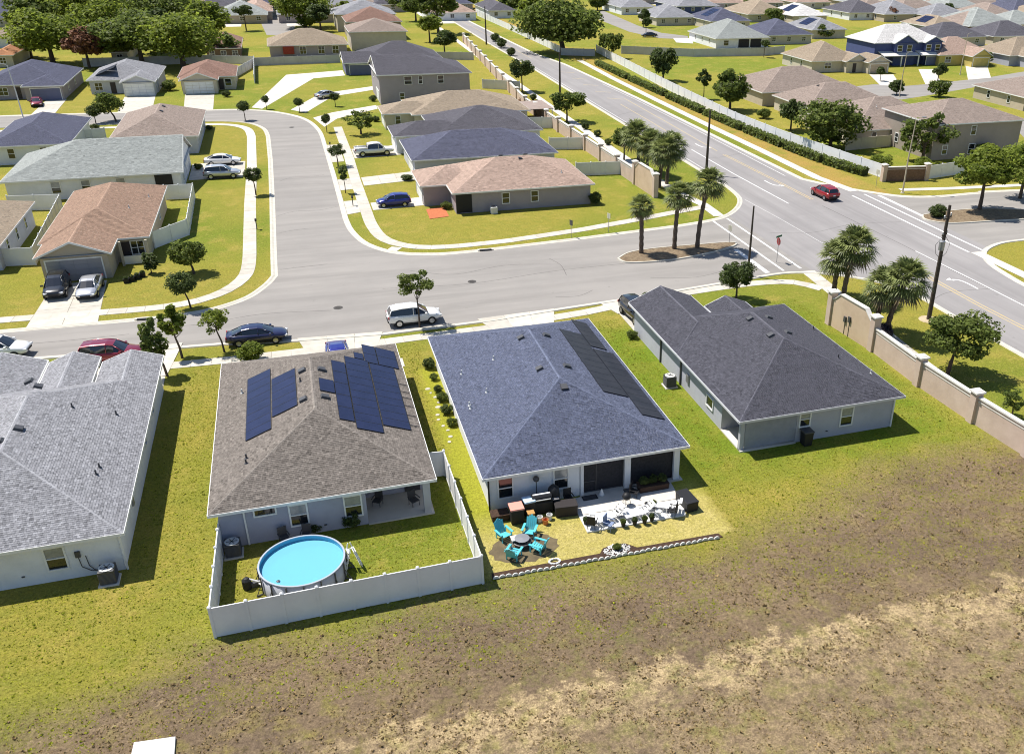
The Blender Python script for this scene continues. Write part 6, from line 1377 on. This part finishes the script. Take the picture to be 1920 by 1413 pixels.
patio_chair('dark folding chair leaning by the wall behind the pool, left', -3.6, 46.0, .3); patio_chair('dark folding chair by the wall behind the pool, right', -2.4, 45.9, -.2)
shrub('dark bush against the rear wall below the porch window of the brown-roofed house', 662, 985, 22, M_leafd, .9)
shrub('low dark bush behind the pool at the wall', 590, 995, 18, M_leafd, .7)
# garden of the blue-grey house
t = struct(MB().prism([(13.1, 43.55), (19.6, 43.45), (19.75, 45.4), (13.2, 45.4)], 0, .09).build('patio', M_concrete)); struct(MB().prism([(13.1, 41.8), (19.3, 41.7), (19.6, 43.4), (13.1, 43.5)], 0, .085).build('patio', mat('pale concrete', (0.72, 0.71, 0.68), .9, (.62, .61, .58), 1.2)))
q = MB(); n = 40; q.add([(9.25 + math.cos(2 * math.pi * k / n) * (1.95 + .12 * math.sin(k * 1.7)), 41.55 + math.sin(2 * math.pi * k / n) * (1.35 + .1 * math.sin(k * 2.3)), .012) for k in range(n)], [tuple(range(n))]); struct(q.build('bare_soil', M_soil))
M_teal = mat('turquoise paint', (0.10, 0.48, 0.55), .5, (.085, .42, .5), 2)
def adirondack(label, x, y, rz):
    t = thing('adirondack_chair', label, 'chair', (x, y, 0), rz)
    for k in range(5): MB().box((0, -.32 + k * .13, .36 - k * .035), (.56, .11, .03)).build('seat_slat', M_teal, t)
    for k in range(5):
        u = -.24 + k * .12; h = .82 - abs(k - 2) * .07; q = MB(); q.add([(u - .05, .28, .22), (u + .05, .28, .22), (u + .06, .28 + h * .42, .22 + h), (u - .06, .28 + h * .42, .22 + h), (u - .05, .31, .21), (u + .05, .31, .21), (u + .06, .31 + h * .42, .21 + h), (u - .06, .31 + h * .42, .21 + h)], [(0, 1, 2, 3), (7, 6, 5, 4), (0, 4, 5, 1), (1, 5, 6, 2), (2, 6, 7, 3), (3, 7, 4, 0)]); q.build('back_slat', M_teal, t)
    for s in (-1, 1):
        MB().box((s * .36, -.02, .56), (.14, .76, .03)).build('armrest', M_teal, t); MB().box((s * .31, -.34, .28), (.04, .09, .55)).build('leg', M_teal, t); MB().box((s * .31, .3, .27), (.04, .09, .52)).build('leg', M_teal, t)
adirondack('turquoise garden chair nearest the white fence, left of the fire pit', 8.35, 42.75, .35); adirondack('turquoise garden chair tilted toward the black bins', 9.85, 42.6, -.5); adirondack('turquoise garden chair right of the fire pit, nearer the mulch border', 9.95, 41.05, -2.3); adirondack('turquoise garden chair in front, nearest the field', 8.5, 40.85, 2.5)
t = thing('fire_pit', 'dark round fire pit between the turquoise chairs', 'fire pit', (9.2, 41.8, 0)); MB().lathe([(.42, .0), (.5, .32), (.56, .34), (.5, .36), (.3, .2), (0, .18)], n=18).build('bowl', M_dark, t); MB().lathe([(.0, .02), (.44, 0)], (0, 0, .52), 14).build('mesh_lid', M_grey, t)
for i in range(3): a = i * 2.1; MB().tube([(.4 * math.cos(a), .4 * math.sin(a), .2), (.55 * math.cos(a), .55 * math.sin(a), 0)], .025, 5).build('leg', M_dark, t)
t = thing('side_table', 'small white table beside the fire pit', 'table', (8.85, 41.95, 0)); MB().box((0, 0, .48), (.5, .5, .05)).build('top', M_white, t); [MB().box((a * .2, b * .2, .23), (.04, .04, .46)).build('leg', M_white, t) for a in (-1, 1) for b in (-1, 1)]
def box_thing(name, label, cat, x, y, w, d, h, m, rz=0, lid=None):
    t = thing(name, label, cat, (x, y, 0), rz); MB().box((0, 0, h * .46), (w, d, h * .88), taper=1.04).build('body', m, t, bevel=.03); MB().box((0, 0, h * .95), (w + .08, d + .08, h * .1)).build('lid', lid or m, t, bevel=.02); return t
box_thing('storage_bin', 'black bin with a pink cover beside the white house wall', 'bin', 9.45, 44.2, .75, .75, 1.1, M_black, 0, mat('pink cover', (.72, .30, .24), .7)); box_thing('storage_bin', 'tall black bin with pale blue top between pink-topped bin and grill', 'bin', 10.3, 44.6, .6, .6, 1.15, M_black, .1, mat('pale blue top', (.45, .6, .75), .6))
t = box_thing('propane_cabinet', 'orange-brown propane locker in front of the black bins', 'cabinet', 10.25, 43.9, .36, .36, .7, mat('orange brown', (.45, .25, .08), .6))
t = thing('barbecue_grill', 'large black barbecue with silver lid handle against the white house', 'grill', (11.1, 44.7, 0)); MB().box((0, 0, .45), (1.3, .6, .8)).build('cabinet', M_black, t, bevel=.03); MB().tube([(-.6, 0, 1.0), (.6, 0, 1.0)], .3, 14).build('lid', M_black, t); MB().tube([(-.5, -.32, 1.05), (.5, -.32, 1.05)], .03, 6).build('handle', M_lead, t); MB().box((.85, 0, .88), (.4, .55, .04)).build('side_shelf', M_grey, t); MB().box((0, -.02, 1.3), (1.05, .12, .03)).build('warming_rack', M_white, t)
t = thing('covered_smoker', 'tall black covered smoker beside the barbecue', 'smoker', (11.95, 45.0, 0)); MB().lathe([(.36, 0), (.38, .9), (.33, 1.35), (.15, 1.55), (0, 1.58)], n=14).build('cover', M_black, t, True); MB().lathe([(.39, .1), (.39, .16)], n=14, cap=False).build('cord', M_dark, t)
box_thing('deck_box', 'low wide black deck box left of the patio', 'deck box', 12.45, 44.1, 1.3, .75, .75, mat('black brown', (.03, .025, .025), .6), -.1); box_thing('deck_box', 'black ribbed deck box on the right edge of the patio', 'deck box', 19.75, 42.7, .75, 1.5, .7, M_black, .1)
box_thing('planter', 'dark brown planter bed at the left corner of the white house', 'planter', 8.55, 44.75, 1.0, .7, .45, mat('dark planter', (.06, .035, .025), .9), 0, M_mulch)
t = box_thing('planter', 'dark raised planter with plants by the right porch screen', 'planter', 18.4, 45.0, 1.9, .7, .5, mat('dark planter', (.06, .035, .025), .9), 0, M_mulch)
for i, (x, y) in enumerate(((17.8, 45), (18.4, 45.05), (19.0, 44.98))):
    tt = thing('potted_plant', ('left', 'middle', 'right')[i] + ' leafy plant in the raised planter by the porch screen', 'plant', (x, y, .5)); link('foliage', crown_mesh('round', i, M_leafd), tt, (0, 0, .25), i, (.36, .32, .36)); MB().tube([(0, 0, 0), (0, 0, .25)], .03, 5).build('stem', M_bark, tt)
t = thing('kettle_grill', 'small dark kettle grill standing on the patio', 'grill', (16.2, 43.75, .08)); MB().lathe([(.0, .4), (.2, .46), (.28, .62), (.2, .8), (.05, .86), (0, .87)], n=14).build('bowl', M_black, t, True); [MB().tube([(.18 * math.cos(i * 2.1), .18 * math.sin(i * 2.1), .48), (.3 * math.cos(i * 2.1), .3 * math.sin(i * 2.1), 0)], .02, 5).build('leg', M_grey, t) for i in range(3)]
def mat_rug(label, x, y, w, d, m): tt = thing('door_mat', label, 'mat', (x, y, .09)); MB().box((0, 0, .012), (w, d, .02)).build('weave', m, tt); MB().box((0, 0, .024), (w * .85, d * .75, .006)).build('inset', M_dark, tt)
mat_rug('black door mat left on the porch step', 14.3, 45.15, .95, .5, M_black); mat_rug('black door mat at the middle porch column', 16.9, 45.1, .7, .6, M_black)
t = thing('garden_ornament', 'small white cone ornament by the porch screen', 'ornament', (15.1, 45.25, .09)); MB().lathe([(.18, 0), (.15, .08), (.03, .42), (0, .45)], n=10).build('cone', M_white, t); MB().lathe([(.2, 0), (.2, .03), (0, .03)], n=10).build('base', M_lead, t)
def lounger(label, x, y, rz, m):
    t = thing('sun_lounger', label, 'lounger', (x, y, .085), rz)
    for k in range(6): MB().box((-.75 + k * .22, 0, .32), (.19, .6, .03)).build('slat', m, t)
    for k in range(4): MB().box((.58 + k * .15, 0, .38 + k * .13), (.16, .6, .03)).build('back_slat', m, t)
    for sx in (-.75, .45):
        for s in (-1, 1): MB().tube([(sx, s * .28, .31), (sx, s * .28, 0)], .02, 5).build('leg', M_grey, t)
    for s in (-1, 1): MB().tube([(-.85, s * .3, .31), (.5, s * .3, .31), (1.05, s * .3, .8)], .02, 5).build('side_rail', M_grey, t)
lounger('white slatted lounger on the patio, left of the loungers', 14.6, 42.5, .25, M_white); lounger('white slatted lounger at the middle of the patio edge', 16.4, 42.35, .1, M_white); lounger('white slatted lounger at the right of the patio', 18.2, 42.6, -.5, M_white)
patio_chair('black patio chair at the patio corner nearest the turquoise chairs', 13.5, 42.15, 2.6, M_black); patio_chair('black patio chair beside the right lounger', 18.5, 41.95, -2.2, M_black); patio_chair('blue-grey patio chair at the left lounger foot', 14.4, 41.75, .8, mat('blue grey seat', (.2, .25, .38), .6))
for i, (x, y) in enumerate(((13.25, 42.6), (15.3, 41.75), (16.0, 41.7), (16.6, 41.65), (17.1, 41.75), (17.7, 43.0))):
    tt = thing('flower_pot', ('dark pot at the left patio corner', 'dark pot on the patio edge, first right of the blue-grey chair', 'dark pot on the patio edge, second right of the blue-grey chair', 'dark pot on the patio edge, third right of the blue-grey chair', 'dark pot on the patio edge, fourth right of the blue-grey chair', 'dark pot between the kettle grill and the right lounger')[i] + '', 'pot', (x, y, .085)); MB().lathe([(.11, 0), (.16, .26), (.18, .28), (.15, .27), (0, .22)], n=12).build('pot', M_black, tt); link('plant', crown_mesh('round', i % 3, M_leaf if i % 2 else M_leafd), tt, (0, 0, .35), i, (.2, .2, .2))
# mulch border with white scalloped edging and the gravel ring
struct(MB().prism([(6.95, 39.35), (20.5, 39.05), (20.4, 39.45), (15.4, 39.6), (14.9, 40.15), (14.2, 40.3), (13.5, 40.1), (13.2, 39.7), (7.0, 39.8)], 0, .05).build('mulch_border', M_mulch))
M_edge = mat('white edging stone', (.74, .73, .70), .8, (.6, .59, .56), 4); tb = thing('garden_edging', 'row of white scalloped edging stones along the mulch border', 'edging', (0, 0, 0)); q = MB()
prof = [(math.cos(a) * .17, math.sin(a) * .17) for a in [math.pi * k / 6 for k in range(7)]]
q.add([(x, s, z) for s in (-.03, .03) for x, z in prof], [tuple(range(7)), tuple(range(13, 6, -1))] + [(i, i + 1, 8 + i, 7 + i) for i in range(6)]); em = q.mesh('edging_stone', M_edge)
for k in range(38): x = 7.15 + k * .35; link('edging_stone', em, tb, (x, 39.30 - (x - 7) * .021 + .03 * math.sin(k * 1.3), 0.03), rng.uniform(-.15, .15))
t = thing('gravel_ring', 'round white pebble bed with a plant in the mulch border', 'flower bed', (14.25, 39.75, 0)); q = MB()
for k in range(150): a = rng.uniform(0, 6.28); r = rng.uniform(.05, .8) ; q.box((r * math.cos(a), r * .6 * math.sin(a), .06), (.1, .08, .06), rng.uniform(0, 3), t=rng.random())
o = q.build('pebbles', M_edge, t); o['kind'] = 'stuff'; link('plant', crown_mesh('round', 1, M_leaf), t, (0, 0, .25), 0, (.28, .25, .25))
t = thing('gravel_ring', 'small white stone ring near the front turquoise chair', 'flower bed', (10.55, 39.75, 0)); 
for k in range(10): a = k * .63; MB().box((.3 * math.cos(a), .22 * math.sin(a), .07), (.16, .1, .08), a + 1.57).build('stone', M_edge, t)
# left side strip of the blue-grey house: pots and trellis pieces
for i, (px, py, r) in enumerate(((806, 690, 14), (814, 712, 9), (822, 735, 9), (830, 752, 12), (838, 775, 13), (848, 798, 11))):
    shrub(('curly dark plant farthest along the side strip left of the blue-grey roof', 'second potted plant along the side strip of the blue-grey roof', 'third potted plant along the side strip of the blue-grey roof', 'fourth dark plant along the side strip of the blue-grey roof', 'fifth, largest dark plant along the side strip of the blue-grey roof', 'nearest plant of the side strip of the blue-grey roof')[i], px, py, r, (M_leafd, M_leaf)[i % 2], .9)
t = thing('stone_path', 'pale stepping stones along the side strip of the blue-grey house', 'path', (7.2, 60, 0))
for k in range(11): MB().lathe([(rng.uniform(.11, .19), 0), (rng.uniform(.1, .15), .04), (0, .05)], (.22 * math.sin(k * 1.1), -5.5 + k * .85 + rng.uniform(-.2, .2), 0), 9, sx=rng.uniform(.8, 1.2)).build('stepping_stone', M_slab, t)
# sundries
struct(MB().prism([(-10.0, 33.1), (-8.35, 32.9), (-8.3, 31.2), (-10.1, 31.3)], 0, .12).build('concrete_pad', mat('pale concrete pad', (0.66, 0.65, 0.63), .9, (.58, .57, .55), 1)))
q = [P2(799, 393), P2(833, 388), P2(842, 406), P2(806, 411)]; struct(MB().prism(q, 0, .05).build('orange_paving', mat('orange paving', (0.50, 0.16, 0.07), .9, (.4, .12, .05), 5)))
t = thing('air_conditioner', 'white air conditioner at the side wall of the pink-tan corner house', 'air conditioner', P(926, 400)); MB().box((0, 0, .42), (.8, .8, .8)).build('cabinet', M_lead, t, bevel=.03); MB().lathe([(.3, .83), (.3, .86), (0, .86)], n=14).build('fan_grille', M_dark, t)
for i, (px, py) in enumerate(((238, 530), (248, 527), (258, 523), (268, 519))):
    t = thing('planter_block', ('first', 'second', 'third', 'last')[i] + ' dark planter from the left beside the rust-roofed house path', 'planter', P(px, py)); MB().box((0, 0, .22), (.45, .45, .44), taper=1.15).build('box', M_black, t); link('plant', crown_mesh('round', i % 3, M_leafd), t, (0, 0, .5), i, (.25, .25, .2))

def wall_vent(h, x, y, z, r=.09):
    h.fix(MB().lathe([(r, 0), (r, .03), (r * .6, .05), (0, .05)], (0, 0, 0), 10).build('wall_vent', M_dark, h.t)).location = Vector((x, y, z)) + h.inv
    h.t.children[-1].rotation_euler = (math.pi / 2, 0, 0)
wall_vent(h1, -16.6, 46.16, .62); wall_vent(h4, 32.3, 47.54, .5); wall_vent(h2, -1.3, 46.51, .45); wall_vent(h3, 10.9, 45.66, .5)
h1.fix(MB().box((-11.78, 51.0, 1.3), (.14, .35, .5)).build('meter_box', M_grey, h1.t)); h3.fix(MB().box((8.12, 50.5, 1.3), (.12, .35, .5)).build('meter_box', M_grey, h3.t)); h4.fix(MB().box((25.6, 56.6, 1.2), (.14, .4, .6)).build('meter_box', M_grey, h4.t))
h4.fix(MB().box((37.5, 47.48, 1.28), (.09, .09, 2.5)).build('downpipe', M_white, h4.t)); h1.fix(MB().box((-11.72, 46.1, 1.28), (.09, .09, 2.5)).build('downpipe', M_white, h1.t))

def stool(label, x, y, m, h=.46):
    t = thing('stool', label, 'stool', (x, y, .085)); MB().lathe([(.19, h - .05), (.19, h), (0, h + .01)], n=12).build('seat', m, t)
    for i in range(3): MB().tube([(.1 * math.cos(i * 2.1), .1 * math.sin(i * 2.1), h - .04), (.18 * math.cos(i * 2.1), .18 * math.sin(i * 2.1), 0)], .018, 5).build('leg', m, t)
stool('black stool left of the middle lounger', 15.35, 42.75, M_black); stool('black stool by the right lounger foot', 17.25, 42.9, M_black); stool('white stool at the patio edge by the right lounger', 17.6, 41.95, M_white); stool('white stool near the left patio corner', 13.75, 42.9, M_white)
def bucket(label, x, y, m):
    t = thing('bucket', label, 'bucket', (x, y, 0)); MB().lathe([(.14, 0), (.19, .36), (.17, .36), (.13, .05), (0, .05)], n=14).build('pail', m, t); MB().tube([(-.18, 0, .34), (0, -.02, .5), (.18, 0, .34)], .012, 5).build('handle', M_grey, t)
bucket('white bucket on the grass before the barbecue, left', 10.75, 43.75, M_white); bucket('white bucket on the grass before the barbecue, right', 11.35, 43.8, M_white); bucket('orange bucket lying grass-side before the barbecue', 11.0, 43.4, mat('orange plastic', (.6, .2, .06), .5))
t = thing('wall_lantern', 'round dark lamp on a stand against the white wall above the barbecue', 'lamp', (11.0, 45.45, 0)); MB().tube([(0, 0, 0), (0, 0, 1.75)], .025, 6).build('stand', M_black, t); MB().lathe([(0, 0), (.16, .08), (.2, .2), (.14, .34), (0, .38)], (0, 0, 1.7), 12).build('globe', M_dark, t)
patio_chair('black folding chair against the wall beside the deck box', 12.9, 45.0, .1, M_black); patio_chair('black patio chair under the porch edge left of the raised planter', 17.0, 44.5, .9, M_black)
t = thing('folded_parasol', 'folded white parasol lying across the patio', 'parasol', (16.9, 43.1, .16), .35); MB().tube([(-1.1, 0, 0), (.2, 0, 0), (1.0, 0, 0)], [.03, .12, .05], 8).build('canopy', M_white, t); MB().tube([(-1.7, 0, 0), (1.1, 0, 0)], .022, 6).build('pole', M_grey, t)
